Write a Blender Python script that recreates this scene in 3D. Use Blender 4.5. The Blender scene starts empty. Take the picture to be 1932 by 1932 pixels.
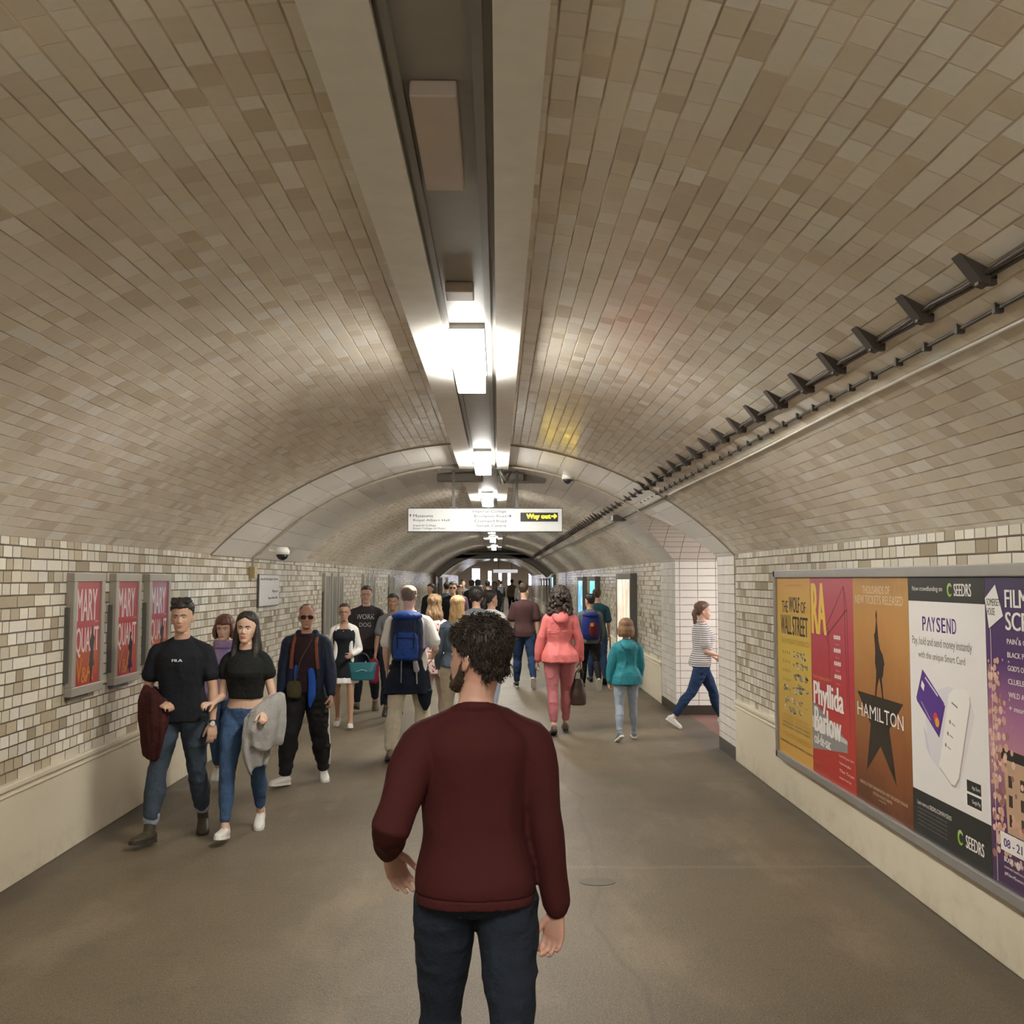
import bpy, math, random
import numpy as np
from mathutils import Vector, Matrix, noise as mnoise
from mathutils.bvhtree import BVHTree
sc = bpy.context.scene
COL = sc.collection
PI = math.pi
R_ = math.radians
random.seed(7)

# ------------------------------------------------------------------ camera, world, exposure
cam = bpy.data.objects.new('camera', bpy.data.cameras.new('camera'))
COL.objects.link(cam)
cam.location = (0, 0, 1.85)
cam.data.sensor_fit = 'HORIZONTAL'
cam.data.sensor_width = 36.0
cam.data.lens = 36.0
cam.data.clip_end = 400
cam.rotation_euler = (R_(90 + 3.761), 0, R_(-0.769))
sc.camera = cam
w = bpy.data.worlds.new('world'); sc.world = w; w.use_nodes = True
w.node_tree.nodes['Background'].inputs[0].default_value = (.02, .02, .02, 1)
w.node_tree.nodes['Background'].inputs[1].default_value = 1.0
sc.view_settings.view_transform = 'Standard'
sc.view_settings.look = 'None'
sc.view_settings.exposure = 0.76
sc.view_settings.gamma = 1.0
sc.view_settings.use_curve_mapping = False
LAMP_E = 86.0
LAMP_C = (1.0, .96, .885)

# ------------------------------------------------------------------ generic helpers
def tag(o, label=None, cat=None, group=None, kind=None):
    if label: o['label'] = label
    if cat: o['category'] = cat
    if group: o['group'] = group
    if kind: o['kind'] = kind
    return o

def empty(name, loc=(0, 0, 0), rz=0.0, label=None, cat=None, group=None, mat=None):
    o = bpy.data.objects.new(name, None); COL.objects.link(o)
    o.empty_display_size = .1
    o.location = loc; o.rotation_euler = (0, 0, rz)
    if mat is not None: o.matrix_world = mat
    return tag(o, label, cat, group)

class MB:
    """collects polygons, with a material slot and uvs, to be linked as ONE mesh"""
    def __init__(s):
        s.v = []; s.f = []; s.m = []; s.uv = []; s.mats = []; s.has_uv = False
    def slot(s, m):
        if m not in s.mats: s.mats.append(m)
        return s.mats.index(m)
    def face(s, pts, m=None, uv=None):
        n = len(s.v); s.v += [tuple(p) for p in pts]; s.f.append(tuple(range(n, n + len(pts))))
        s.m.append(s.slot(m) if m else 0)
        if uv: s.has_uv = True
        s.uv.append(uv or [(0, 0)] * len(pts))
    def raw(s, verts, faces, m=None):
        n = len(s.v); s.v += [tuple(p) for p in verts]; k = s.slot(m) if m else 0
        for f in faces:
            s.f.append(tuple(i + n for i in f)); s.m.append(k); s.uv.append([(0, 0)] * len(f))
        return s
    def box(s, x0, x1, y0, y1, z0, z1, m=None, M=None):
        vs = [Vector((x, y, z)) for x in (x0, x1) for y in (y0, y1) for z in (z0, z1)]
        if M is not None: vs = [M @ p for p in vs]
        s.raw(vs, [(0, 1, 3, 2), (4, 6, 7, 5), (0, 4, 5, 1), (2, 3, 7, 6), (0, 2, 6, 4), (1, 5, 7, 3)], m)
        return s
    def grid(s, P, m=None, UV=None, flip=False):
        """P: rows of points -> quads sharing vertices"""
        nr, nc = len(P), len(P[0]); n = len(s.v); k = s.slot(m) if m else 0
        for r in P: s.v += [tuple(p) for p in r]
        for i in range(nr - 1):
            for j in range(nc - 1):
                q = [(i, j), (i, j + 1), (i + 1, j + 1), (i + 1, j)]
                if flip: q = q[::-1]
                s.f.append(tuple(n + a * nc + b for a, b in q)); s.m.append(k)
                if UV: s.has_uv = True
                s.uv.append([UV[a][b] for a, b in q] if UV else [(0, 0)] * 4)
        return s
    def loft(s, rings, m=None, cap=True):
        """rings: list of closed loops (same length) of Vectors"""
        n = len(s.v); k = s.slot(m) if m else 0; N = len(rings[0])
        for r in rings: s.v += [tuple(p) for p in r]
        for i in range(len(rings) - 1):
            for j in range(N):
                j2 = (j + 1) % N
                s.f.append((n + i * N + j, n + i * N + j2, n + (i + 1) * N + j2, n + (i + 1) * N + j)); s.m.append(k); s.uv.append([(0, 0)] * 4)
        if cap:
            s.f.append(tuple(n + j for j in range(N))[::-1]); s.m.append(k); s.uv.append([(0, 0)] * N)
            e = n + (len(rings) - 1) * N
            s.f.append(tuple(e + j for j in range(N))); s.m.append(k); s.uv.append([(0, 0)] * N)
        return s
    def tube(s, pts, rad, m=None, N=12, side=None, flat=1.0):
        """round tube through pts; rad a number or list; rounded ends"""
        pts = [Vector(p) for p in pts]
        if not isinstance(rad, (list, tuple)): rad = [rad] * len(pts)
        d0 = (pts[1] - pts[0]).normalized(); d1 = (pts[-1] - pts[-2]).normalized()
        P = [pts[0] - d0 * rad[0] * .75, pts[0] - d0 * rad[0] * .45] + pts + [pts[-1] + d1 * rad[-1] * .45, pts[-1] + d1 * rad[-1] * .75]
        Rr = [rad[0] * .35, rad[0] * .8] + list(rad) + [rad[-1] * .8, rad[-1] * .35]
        rings = []; ref = Vector(side) if side is not None else None
        for i, p in enumerate(P):
            d = (P[min(i + 1, len(P) - 1)] - P[max(i - 1, 0)]).normalized()
            if ref is None:
                ref = Vector((1, 0, 0)) if abs(d.x) < .8 else Vector((0, 0, 1))
            a = (ref - d * ref.dot(d)).normalized(); b = d.cross(a)
            if side is None: ref = a
            rings.append([p + a * (Rr[i] * math.cos(t)) + b * (Rr[i] * flat * math.sin(t)) for t in [2 * PI * q / N for q in range(N)]])
        return s.loft(rings, m)
    def ball(s, c, r, m=None, N=14, M=3):
        c = Vector(c); r = Vector(r) if hasattr(r, '__len__') else Vector((r, r, r))
        rings = []
        K = 9
        for i in range(K):
            a = PI * (i + .35) / (K - .3) if 0 < i < K - 1 else (.12 if i == 0 else PI - .12)
            rings.append([c + Vector((r.x * math.sin(a) * math.cos(t), r.y * math.sin(a) * math.sin(t), r.z * math.cos(a))) for t in [-2 * PI * q / N for q in range(N)]])
        return s.loft(rings, m)
    def mesh(s, name):
        me = bpy.data.meshes.new(name); me.from_pydata(s.v, [], s.f); 
        for m in s.mats: me.materials.append(m)
        me.polygons.foreach_set('material_index', s.m)
        if s.has_uv:
            l = me.uv_layers.new(name='UVMap'); flat = [c for u in s.uv for p in u for c in p]
            l.data.foreach_set('uv', flat)
        me.update(); return me
    def build(s, name, mat=None, parent=None, smooth=False, fix=True):
        if mat is not None: s.mats = [mat]; s.m = [0] * len(s.f)
        me = s.mesh(name)
        if fix and not s.has_uv:
            import bmesh
            b = bmesh.new(); b.from_mesh(me); bmesh.ops.recalc_face_normals(b, faces=b.faces); b.to_mesh(me); b.free()
        if smooth:
            me.polygons.foreach_set('use_smooth', [True] * len(me.polygons))
        return link(name, me, parent)

def link(name, me, parent=None):
    o = bpy.data.objects.new(name, me); COL.objects.link(o)
    if parent is not None: o.parent = parent
    return o

def bevel(o, w=.005, seg=2):
    m = o.modifiers.new('bevel', 'BEVEL'); m.width = w; m.segments = seg; m.limit_method = 'ANGLE'; m.angle_limit = R_(40)
    return o

def struct(name, mb, mat=None, smooth=False, parent=None):
    o = mb.build(name, mat, parent, smooth)
    if parent is None: o['kind'] = 'structure'
    return o

# ------------------------------------------------------------------ node helpers
class NT:
    def __init__(s, name):
        s.mat = bpy.data.materials.new(name); s.mat.use_nodes = True
        s.t = s.mat.node_tree; s.n = s.t.nodes; s.b = s.n['Principled BSDF']
    def link(s, a, b): s.t.links.new(a, b)
    def set(s, inp, v):
        if hasattr(v, 'is_output') or isinstance(v, bpy.types.NodeSocket): s.link(v, inp)
        else: inp.default_value = v
    def math(s, op, a, b=0.0, c=None):
        n = s.n.new('ShaderNodeMath'); n.operation = op
        s.set(n.inputs[0], a); s.set(n.inputs[1], b)
        if c is not None: s.set(n.inputs[2], c)
        return n.outputs[0]
    def coord(s, kind='Object'):
        return s.n.new('ShaderNodeTexCoord').outputs[kind]
    def mapping(s, vec, scale=(1, 1, 1), loc=(0, 0, 0)):
        n = s.n.new('ShaderNodeMapping'); s.link(vec, n.inputs['Vector'])
        n.inputs['Scale'].default_value = scale; n.inputs['Location'].default_value = loc; return n.outputs[0]
    def noise(s, vec, scale=5, detail=3, rough=.5, out='Fac'):
        n = s.n.new('ShaderNodeTexNoise'); s.link(vec, n.inputs['Vector'])
        n.inputs['Scale'].default_value = scale; n.inputs['Detail'].default_value = detail; n.inputs['Roughness'].default_value = rough
        return n.outputs[out]
    def white(s, x, y=None):
        n = s.n.new('ShaderNodeTexWhiteNoise')
        if y is None: n.noise_dimensions = '1D'; s.link(x, n.inputs['W'])
        else:
            n.noise_dimensions = '2D'; c = s.n.new('ShaderNodeCombineXYZ'); s.link(x, c.inputs[0]); s.link(y, c.inputs[1]); s.link(c.outputs[0], n.inputs['Vector'])
        return n.outputs['Value']
    def sep(s, v):
        n = s.n.new('ShaderNodeSeparateXYZ'); s.link(v, n.inputs[0]); return n.outputs
    def comb(s, x, y, z=0.0):
        n = s.n.new('ShaderNodeCombineXYZ'); s.set(n.inputs[0], x); s.set(n.inputs[1], y); s.set(n.inputs[2], z); return n.outputs[0]
    def ramp(s, fac, stops, const=False):
        n = s.n.new('ShaderNodeValToRGB'); s.link(fac, n.inputs[0]); r = n.color_ramp
        if const: r.interpolation = 'CONSTANT'
        while len(r.elements) < len(stops): r.elements.new(.5)
        for e, (p, c) in zip(r.elements, stops): e.position = p; e.color = (*c, 1) if len(c) == 3 else c
        return n.outputs[0]
    def smooth(s, x, a, b):
        n = s.n.new('ShaderNodeMapRange'); n.interpolation_type = 'SMOOTHSTEP'; s.link(x, n.inputs[0])
        n.inputs[1].default_value = a; n.inputs[2].default_value = b; return n.outputs[0]
    def mix(s, f, a, b, mode='MIX'):
        n = s.n.new('ShaderNodeMix'); n.data_type = 'RGBA'; n.blend_type = mode
        s.set(n.inputs[0], f)
        s.set(n.inputs[6], a if not isinstance(a, tuple) else (*a, 1)); s.set(n.inputs[7], b if not isinstance(b, tuple) else (*b, 1)); return n.outputs[2]
    def bump(s, h, strength=.3, dist=.01):
        n = s.n.new('ShaderNodeBump'); n.inputs['Strength'].default_value = strength; n.inputs['Distance'].default_value = dist
        s.link(h, n.inputs['Height']); s.link(n.outputs[0], s.b.inputs['Normal']); return n
    def base(s, c): s.set(s.b.inputs['Base Color'], c if not isinstance(c, tuple) else (*c, 1))
    def rough(s, v): s.set(s.b.inputs['Roughness'], v)

_cache = {}
def plain(name, col, rough=.55, metal=0.0, emit=None, es=0, spec=None, nb=0.0):
    """simple surface with a touch of procedural grain"""
    if name in _cache: return _cache[name]
    n = NT(name)
    c = n.coord('Object')
    f = n.noise(c, 9, 3)
    n.base(n.mix(f, tuple(x * .9 for x in col), tuple(min(1, x * 1.1) for x in col)))
    n.rough(rough); n.b.inputs['Metallic'].default_value = metal
    if spec is not None: n.b.inputs['Specular IOR Level'].default_value = spec
    if emit: n.b.inputs['Emission Color'].default_value = (*emit, 1); n.b.inputs['Emission Strength'].default_value = es
    if nb: n.bump(n.noise(c, 60, 2), nb, .003)
    _cache[name] = n.mat; return n.mat

def cloth(name, c1, c2=None, scale=6, weave=500, rough=.85, wr=.35, sheen=0.0):
    if name in _cache: return _cache[name]
    n = NT(name); c = n.coord('Object'); c2 = c2 or tuple(x * .8 for x in c1)
    f = n.noise(c, scale, 4, .6)
    n.base(n.mix(f, c2, c1)); n.rough(rough); n.b.inputs['Specular IOR Level'].default_value = .25
    n.b.inputs['Sheen Weight'].default_value = sheen
    a = n.noise(c, 14, 3, .6); b = n.noise(c, weave, 1)
    h = n.math('ADD', n.math('MULTIPLY', a, .6), n.math('MULTIPLY', b, .035))
    n.bump(h, min(1, wr * 1.8), .03)
    _cache[name] = n.mat; return n.mat

def brick_mat(name, rh, lens, joint, jdist, cols, mortar, hj=1.0, split=0.0, rough=.22, per=.25, stack=False, bumpd=.004, head_joint=None, wob=.004, dirt=.25, tilt=.35):
    """glazed brick / tile courses laid along U, stacked along V, in metres"""
    n = NT(name)
    uv = n.coord('UV')
    wn = n.noise(uv, 7, 2, .5, out='Color')
    wsep = n.sep(wn)
    s_ = n.sep(uv)
    U = n.math('ADD', s_[0], n.math('MULTIPLY', n.math('SUBTRACT', wsep[0], .5), wob))
    V = n.math('ADD', s_[1], n.math('MULTIPLY', n.math('SUBTRACT', wsep[1], .5), wob))
    vr = n.math('DIVIDE', V, rh); row = n.math('FLOOR', vr)
    fv = n.math('MULTIPLY', n.math('SUBTRACT', vr, row), rh)
    r1 = n.white(n.math('ADD', row, .37))
    if len(lens) > 1:
        big = n.math('GREATER_THAN', r1, .45)
        L = n.math('ADD', lens[0], n.math('MULTIPLY', big, lens[1] - lens[0]))
    else:
        big = None; L = n.math('ADD', lens[0], 0.0)
    off = 0.0 if stack else n.white(n.math('ADD', row, 91.7))
    cu = n.math('ADD', n.math('DIVIDE', U, L), off)
    cell = n.math('FLOOR', cu); fr = n.math('SUBTRACT', cu, cell)
    fu = n.math('MULTIPLY', fr, L)
    eu = n.math('MINIMUM', fu, n.math('SUBTRACT', L, fu))
    cid = cell
    if split > 0:
        rs = n.white(n.math('ADD', cell, .31), n.math('ADD', row, .77))
        sp = n.math('LESS_THAN', rs, split)
        if big is not None: sp = n.math('MULTIPLY', sp, big)
        cut = n.math('ADD', .35, n.math('MULTIPLY', rs, .3 / split))
        dm = n.math('ABSOLUTE', n.math('MULTIPLY', n.math('SUBTRACT', fr, cut), L))
        dm = n.math('ADD', dm, n.math('SUBTRACT', 1.0, sp))
        eu = n.math('MINIMUM', eu, dm)
        cid = n.math('ADD', cell, n.math('MULTIPLY', sp, n.math('MULTIPLY', n.math('GREATER_THAN', fr, cut), .5)))
    ev = n.math('MINIMUM', fv, n.math('SUBTRACT', rh, fv))
    rnd = n.white(n.math('ADD', cid, .13), n.math('ADD', row, .51))
    rnd2 = n.white(n.math('ADD', cid, 7.13), n.math('ADD', row, 3.51))
    rnd3 = n.white(n.math('ADD', cid, 17.13), n.math('ADD', row, 23.51))
    mv = n.smooth(ev, joint * .5, joint * .5 + jdist)
    hjn = head_joint if head_joint is not None else joint
    mu = n.smooth(eu, hjn * .5, hjn * .5 + jdist)
    mu2 = n.math('ADD', 1 - hj, n.math('MULTIPLY', mu, hj)) if hj < 1 else mu
    mask = n.math('MINIMUM', mv, mu2)
    col = n.ramp(rnd, cols, const=True)
    val = n.math('ADD', 1 - per * .5, n.math('MULTIPLY', rnd2, per))
    g = n.noise(n.coord('Object'), 1.3, 3, .6); g2 = n.noise(n.coord('Object'), 40, 3, .6)
    val = n.math('MULTIPLY', val, n.math('ADD', 1 - dirt * .5, n.math('MULTIPLY', g, dirt)))
    val = n.math('MULTIPLY', val, n.math('ADD', .95, n.math('MULTIPLY', g2, .1)))
    vc = n.comb(val, val, val)
    col = n.mix(1.0, col, vc, 'MULTIPLY')
    mm = n.noise(uv, 3.1, 3)
    mort = n.mix(n.smooth(mm, .35, .7), mortar, tuple(min(1, x * 2.2) for x in mortar))
    n.base(n.mix(mask, mort, col))
    n.rough(n.math('ADD', n.math('MULTIPLY', n.math('SUBTRACT', 1.0, mask), .5), n.math('ADD', rough, n.math('MULTIPLY', rnd3, .12))))
    # every brick sits a little out of plane
    tu = n.math('MULTIPLY', n.math('SUBTRACT', rnd2, .5), n.math('MULTIPLY', fu, .06 * tilt)); tv = n.math('MULTIPLY', n.math('SUBTRACT', rnd3, .5), n.math('MULTIPLY', fv, .08 * tilt))
    hgt = n.math('ADD', n.math('MULTIPLY', n.math('MINIMUM', mv, mu), bumpd), n.math('ADD', tu, tv))
    hgt = n.math('ADD', hgt, n.math('MULTIPLY', n.noise(uv, 16, 2), bumpd * .5))
    b = n.bump(hgt, 1.0, 1.0)
    return n.mat

# ------------------------------------------------------------------ setting materials
M_wall = brick_mat('glazed_wall_brick', .0762, (.118, .232), .0045, .0045,
    [(0, (.67, .63, .53)), (.38, (.60, .55, .445)), (.58, (.71, .68, .60)), (.78, (.45, .39, .285)), (.89, (.36, .30, .21)), (.96, (.52, .435, .31))],
    (.075, .055, .032), split=.5, rough=.12, per=.2, wob=.006, dirt=.3)
M_vault = brick_mat('glazed_vault_brick', .0762, (.118, .232), .003, .0035,
    [(0, (.80, .735, .625)), (.3, (.83, .775, .67)), (.58, (.76, .68, .55)), (.78, (.87, .835, .76)), (.9, (.69, .60, .47))],
    (.34, .275, .20), hj=.35, split=.5, rough=.13, per=.10, dirt=.2, tilt=.14, bumpd=.0012, wob=.006)
M_band = brick_mat('white_arch_tile', .25, (2.35,), .005, .003, [(0, (.80, .785, .74)), (.5, (.77, .755, .72))], (.30, .27, .22), rough=.2, per=.05, stack=True, wob=.001, dirt=.1, tilt=.05)
M_tile = brick_mat('white_wall_tile', .1, (.25,), .005, .003, [(0, (.74, .72, .67)), (.5, (.72, .70, .66))], (.20, .17, .13), rough=.15, per=.05, stack=True, wob=.001, dirt=.08, tilt=.05)

def mk_paint(name, c, stain, rough=.4):
    n = NT(name); o = n.coord('Object')
    a = n.noise(n.mapping(o, (1, .8, 2.4)), 1.6, 5, .65)
    z = n.sep(o)[2]
    low = n.smooth(z, .28, 0.0)
    k = n.math('ADD', n.smooth(a, .5, .8), n.math('MULTIPLY', low, n.smooth(n.noise(o, 5, 5, .7), .4, .7)))
    n.base(n.mix(n.math('MINIMUM', n.math('MULTIPLY', k, .6), 1.0), c, stain)); n.rough(rough)
    n.bump(n.noise(o, 6, 4), .15, .02); return n.mat
M_dado = mk_paint('cream_plaster', (.68, .62, .48), (.50, .43, .31))
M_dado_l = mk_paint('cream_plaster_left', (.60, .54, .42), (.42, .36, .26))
M_black = plain('black_skirting', (.035, .028, .022), .35)
M_white = plain('white_board', (.84, .82, .77), .45)
M_grey = plain('grey_steel', (.36, .34, .30), .4, .3)
M_dgrey = plain('dark_steel', (.10, .095, .085), .5, .2)
M_chan = plain('channel_grey', (.30, .285, .255), .5)
M_iron = plain('iron_bracket', (.075, .062, .052), .55, .1)
M_frame = plain('frame_aluminium', (.36, .35, .335), .35, .55)
M_frame2 = plain('frame_steel', (.36, .335, .29), .4, .25)

def mk_floor():
    n = NT('worn_asphalt'); o = n.coord('Object')
    a = n.noise(o, .55, 5, .6); b = n.noise(n.mapping(o, (1.6, .5, 1)), 1.2, 4, .6); sp = n.noise(o, 130, 3, .75); sp2 = n.noise(o, 38, 4, .7)
    c = n.ramp(a, [(.3, (.072, .053, .029)), (.55, (.103, .077, .044)), (.75, (.145, .112, .070))])
    c = n.mix(n.smooth(b, .50, .68), c, (.15, .115, .072))
    c = n.mix(n.math('MULTIPLY', n.smooth(n.noise(o, 3.3, 5, .7), .52, .66), .35), c, (.055, .040, .024))
    c = n.mix(n.math('MULTIPLY', n.smooth(sp, .5, .66), .75), c, (.30, .25, .175))
    c = n.mix(n.math('MULTIPLY', n.smooth(sp2, .53, .68), .5), c, (.055, .042, .028))
    x, y, z = n.sep(o)
    # uneven darker band along both walls
    el = n.math('MINIMUM', n.math('ADD', x, 2.96), n.math('SUBTRACT', 2.45, x))
    el = n.math('ADD', el, n.math('MULTIPLY', n.math('SUBTRACT', n.noise(o, 2.5, 3), .5), .16))
    c = n.mix(n.math('MULTIPLY', n.smooth(el, .30, .12), .6), c, (.04, .031, .022))
    # a joint across the floor and one along it
    j1 = n.smooth(n.math('ABSOLUTE', n.math('ADD', n.math('SUBTRACT', y, 6.72), n.math('MULTIPLY', n.math('SUBTRACT', n.noise(o, 3, 3), .5), .1))), .05, .012)
    j1 = n.math('MULTIPLY', j1, n.math('GREATER_THAN', x, .2))
    j2 = n.smooth(n.math('ABSOLUTE', n.math('ADD', n.math('SUBTRACT', x, .62), n.math('MULTIPLY', n.math('SUBTRACT', n.noise(o, .5, 2, .5), .5), .8))), .022, .004)
    j2 = n.math('MULTIPLY', j2, n.math('LESS_THAN', y, 11.0))
    c = n.mix(n.math('MULTIPLY', j1, .4), c, (.20, .165, .115))
    c = n.mix(n.math('MULTIPLY', j2, .3), c, (.045, .035, .025))
    # red flooring of the side passage
    c = n.mix(n.math('MULTIPLY', n.math('GREATER_THAN', x, 2.62), n.math('LESS_THAN', n.math('ABSOLUTE', n.math('SUBTRACT', y, 12.7)), 1.6)), c, (.155, .07, .055))
    n.base(c)
    n.rough(n.math('ADD', .40, n.math('MULTIPLY', n.noise(o, 2.2, 4, .6), .2)))
    h = n.math('ADD', n.math('MULTIPLY', sp, .4), n.math('MULTIPLY', sp2, .8)); h = n.math('ADD', h, n.math('MULTIPLY', a, 2.0))
    n.bump(h, .5, .008); return n.mat
M_floor = mk_floor()

# ------------------------------------------------------------------ the tunnel
XL, XR, ZS, ZD = -2.96, 2.45, 2.11, .62
XC = (XL + XR) / 2; HW = (XR - XL) / 2; RISE = 1.16
RV = (HW * HW + RISE * RISE) / (2 * RISE); ZC = ZS - (RV - RISE)
A0 = math.asin(HW / RV)
Y0 = -8.0; B0, B1 = 10.57, 15.35; YE = 76.0
def vz(x, r=0.0):
    return ZC + math.sqrt(max(0, (RV + r) ** 2 - (x - XC) ** 2))
PY0, PY1 = 11.38, 14.12; PYC = (PY0 + PY1) / 2; PHW = (PY1 - PY0) / 2; PR = .56
PRR = (PHW * PHW + PR * PR) / (2 * PR)
def pz(y): return ZS - (PRR - PR) + math.sqrt(max(0, PRR ** 2 - (y - PYC) ** 2))

def vault_rows(y0, y1, ny, r=0.0, open_right=False, N=64):
    P = []; UV = []
    for i in range(ny + 1):
        y = y0 + (y1 - y0) * i / ny; a1 = A0
        if open_right:
            c = (pz(y) - ZC) / (RV + r)
            a1 = math.acos(min(1, c))
        row = []; uv = []
        for j in range(N + 1):
            a = -A0 + (a1 + A0) * j / N
            row.append((XC + (RV + r) * math.sin(a), y, ZC + (RV + r) * math.cos(a))); uv.append((y, (a + A0) * RV))
        P.append(row); UV.append(uv)
    return P, UV
def vault(name, y0, y1, mat, r=0.0):
    mb = MB(); P, UV = vault_rows(y0, y1, max(1, int((y1 - y0) / 2)), r)
    mb.grid(P, mat, UV, flip=True); o = struct(name, mb, mat, smooth=True); return o
struct('ceiling', MB().grid(*(lambda q: (q[0], M_vault, q[1]))(vault_rows(Y0, B0, 10)), flip=True), M_vault, smooth=True)
vault('ceiling_beyond_arch', B1, 47.0, M_vault)
vault('ceiling_far', 48.6, YE, M_vault)
# white tiled arch band, cut by the vault of the side passage
RB = -.018
mb = MB()
for (a, b, n, op) in ((B0, PY0, 1, False), (PY0, PY1, 40, True), (PY1, B1, 1, False)):
    P, UV = vault_rows(a, b, n, RB, op); mb.grid(P, M_band, UV, flip=True)
for y in (B0, B1):
    P = [[(XC + (RV + r) * math.sin(t), y, ZC + (RV + r) * math.cos(t)) for t in [-A0 + 2 * A0 * j / 48 for j in range(49)]] for r in (RB, 0.01)]
    UVb = [[(q * .01, .12) for j in range(49)] for q in range(2)]
    mb.grid(P, M_band, UVb)
struct('ceiling_white_arch', mb, M_band, smooth=True)
# vault of the side passage, and its walls and floor
mb = MB(); P = []; UV = []
for i in range(41):
    y = PY0 + (PY1 - PY0) * i / 40; z = pz(y)
    x0 = XC + (RV + RB) * math.sin(math.acos(min(1, (z - ZC) / (RV + RB))))
    P.append([(x0 + (7.0 - x0) * k / 6, y, z) for k in range(7)]); UV.append([(x0 + (7.0 - x0) * k / 6, y * 1.05) for k in range(7)])
mb.grid(P, M_tile, UV); struct('ceiling_side_passage', mb, M_tile, smooth=True)

def wall_quad(mb, p0, p1, z0, z1, mat, u0=0.0):
    L = math.hypot(p1[0] - p0[0], p1[1] - p0[1])
    mb.face([(*p0, z0), (*p1, z0), (*p1, z1), (*p0, z1)], mat, [(u0, z0), (u0 + L, z0), (u0 + L, z1), (u0, z1)])
mb = MB(); wall_quad(mb, (XL, YE), (XL, Y0), ZD, ZS, M_wall); struct('wall_left', mb)
mb = MB()
wall_quad(mb, (XR, Y0), (XR, B0), ZD, ZS, M_wall); wall_quad(mb, (XR, B1), (XR, 37.0), ZD, ZS, M_wall, 3.3); wall_quad(mb, (XR, 41), (XR, YE), ZD, ZS, M_wall, 9)
struct('wall_right', mb)
mb = MB()
e = .012
wall_quad(mb, (XR - e, B0), (XR - e, PY0), .13, ZS, M_tile); wall_quad(mb, (XR - e, PY0), (7, PY0), .13, ZS + .01, M_tile)
wall_quad(mb, (7, PY0), (7, PY1), 0, 2.7, M_tile); wall_quad(mb, (7, PY1), (XR - e, PY1), .13, ZS + .01, M_tile); wall_quad(mb, (XR - e, PY1), (XR - e, B1), .13, ZS, M_tile)
wall_quad(mb, (XR - e, B0 + .001), (XR, B0), .0, ZS, M_tile); wall_quad(mb, (XR - e, B1), (XR + .01, B1), .0, ZS, M_tile)
wall_quad(mb, (XR - e, 37.0), (XR - e, 41.0), .13, ZS, M_tile)
struct('wall_side_passage', mb)
mb = MB()
for a, b in (((XR - e - .004, B0), (XR - e - .004, PY0 - .004)), ((XR - e - .004, PY0 + .0), (7, PY0 + .004)), ((7, PY1 - .004), (XR - e - .004, PY1 - .004)), ((XR - e - .004, PY1), (XR - e - .004, B1))):
    wall_quad(mb, a, b, 0, .13, M_black)
struct('baseboard_side_passage', mb, M_black)
mb = MB()
mb.box(XL - .05, XL + .022, Y0, YE, 0, ZD); mb.box(XL - .05, XL + .04, Y0, YE, ZD - .035, ZD + .004); mb.box(XL - .05, XL + .032, Y0, YE, ZD - .075, ZD - .055)
bevel(struct('baseboard_left', mb, M_dado_l), .008)
mb = MB()
for a, b in ((Y0, B0 - .002), (B1 + .002, 37), (41, YE)):
    mb.box(XR - .022, XR + .05, a, b, 0, ZD); mb.box(XR - .04, XR + .05, a, b, ZD - .035, ZD + .004); mb.box(XR - .032, XR + .05, a, b, ZD - .075, ZD - .055)
bevel(struct('baseboard_right', mb, M_dado), .008)
mb = MB(); mb.box(XL - 1, 8, Y0, 112, -.2, 0); struct('floor', mb, M_floor)
mb = MB(); wall_quad(mb, (XL, Y0), (XR, Y0), 0, 3.4, M_wall); struct('wall_bounce_back', mb)  # unseen wall added behind the camera to close the tunnel and bounce light
# downstand beam across the tunnel far off, and the far arch
M_conc = plain('painted_concrete', (.22, .20, .165), .6)
mb = MB(); mb.box(XL, XR, 47.0, 48.6, 2.82, 3.12); mb.box(XL, XR, 46.85, 47.0, 2.98, 3.08)
mb.box(XL, XL + .42, 46.9, 48.6, 2.45, 2.9); mb.box(XR - .42, XR, 46.9, 48.6, 2.45, 2.9)
struct('trim_1', mb, M_conc)
mb = MB(); mb.box(XL - .05, XL + .12, 46.6, 47.0, 0, 2.14); struct('trim_2', mb, plain('red_brown_post', (.13, .045, .03), .5))
mb = MB(); wall_quad(mb, (XL, 47), (XL, 47.01), 2, 3.5, M_vault)
P = [[(XC + (RV + r) * math.sin(t), 47.0, ZC + (RV + r) * math.cos(t)) for t in [-A0 + 2 * A0 * j / 40 for j in range(41)]] for r in (-.25, .02)]
mb.grid(P, M_conc, [[(a, b) for b in range(41)] for a in range(2)]); P = [[(x, 48.6 if k else 47, z) for (x, y, z) in P[0]] for k in range(2)]
mb.grid(P, M_conc, [[(a, b) for b in range(41)] for a in range(2)]); struct('trim_3', mb, M_conc)
# hall at the end
M_hall = plain('hall_plaster', (.55, .45, .34), .6)
mb = MB()
for a, b in (((-9, YE), (XL, YE)), ((XR, YE), (9, YE)), ((9, YE), (9, 104)), ((-9, 104), (-9, YE))): wall_quad(mb, a, b, 0, 4.2, M_hall)
t = [-A0 + 2 * A0 * j / 40 for j in range(41)]
P = [[(XC + RV * math.sin(a), YE, ZC + RV * math.cos(a)) for a in t], [(XC + RV * math.sin(a), YE, 4.2) for a in t]]
mb.grid(P, M_hall, [[(0, 0)] * 41] * 2)
wall_quad(mb, (9, 104), (-9, 104), 0, 4.2, M_hall)
struct('wall_hall', mb, M_hall)
mb = MB(); mb.box(-9, 9, YE + .01, 104, 4.2, 4.3); struct('ceiling_hall', mb, M_conc)
M_day = plain('daylight_glass', (.8, .85, 1), .3, emit=(.82, .84, 1.0), es=2.2)
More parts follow.
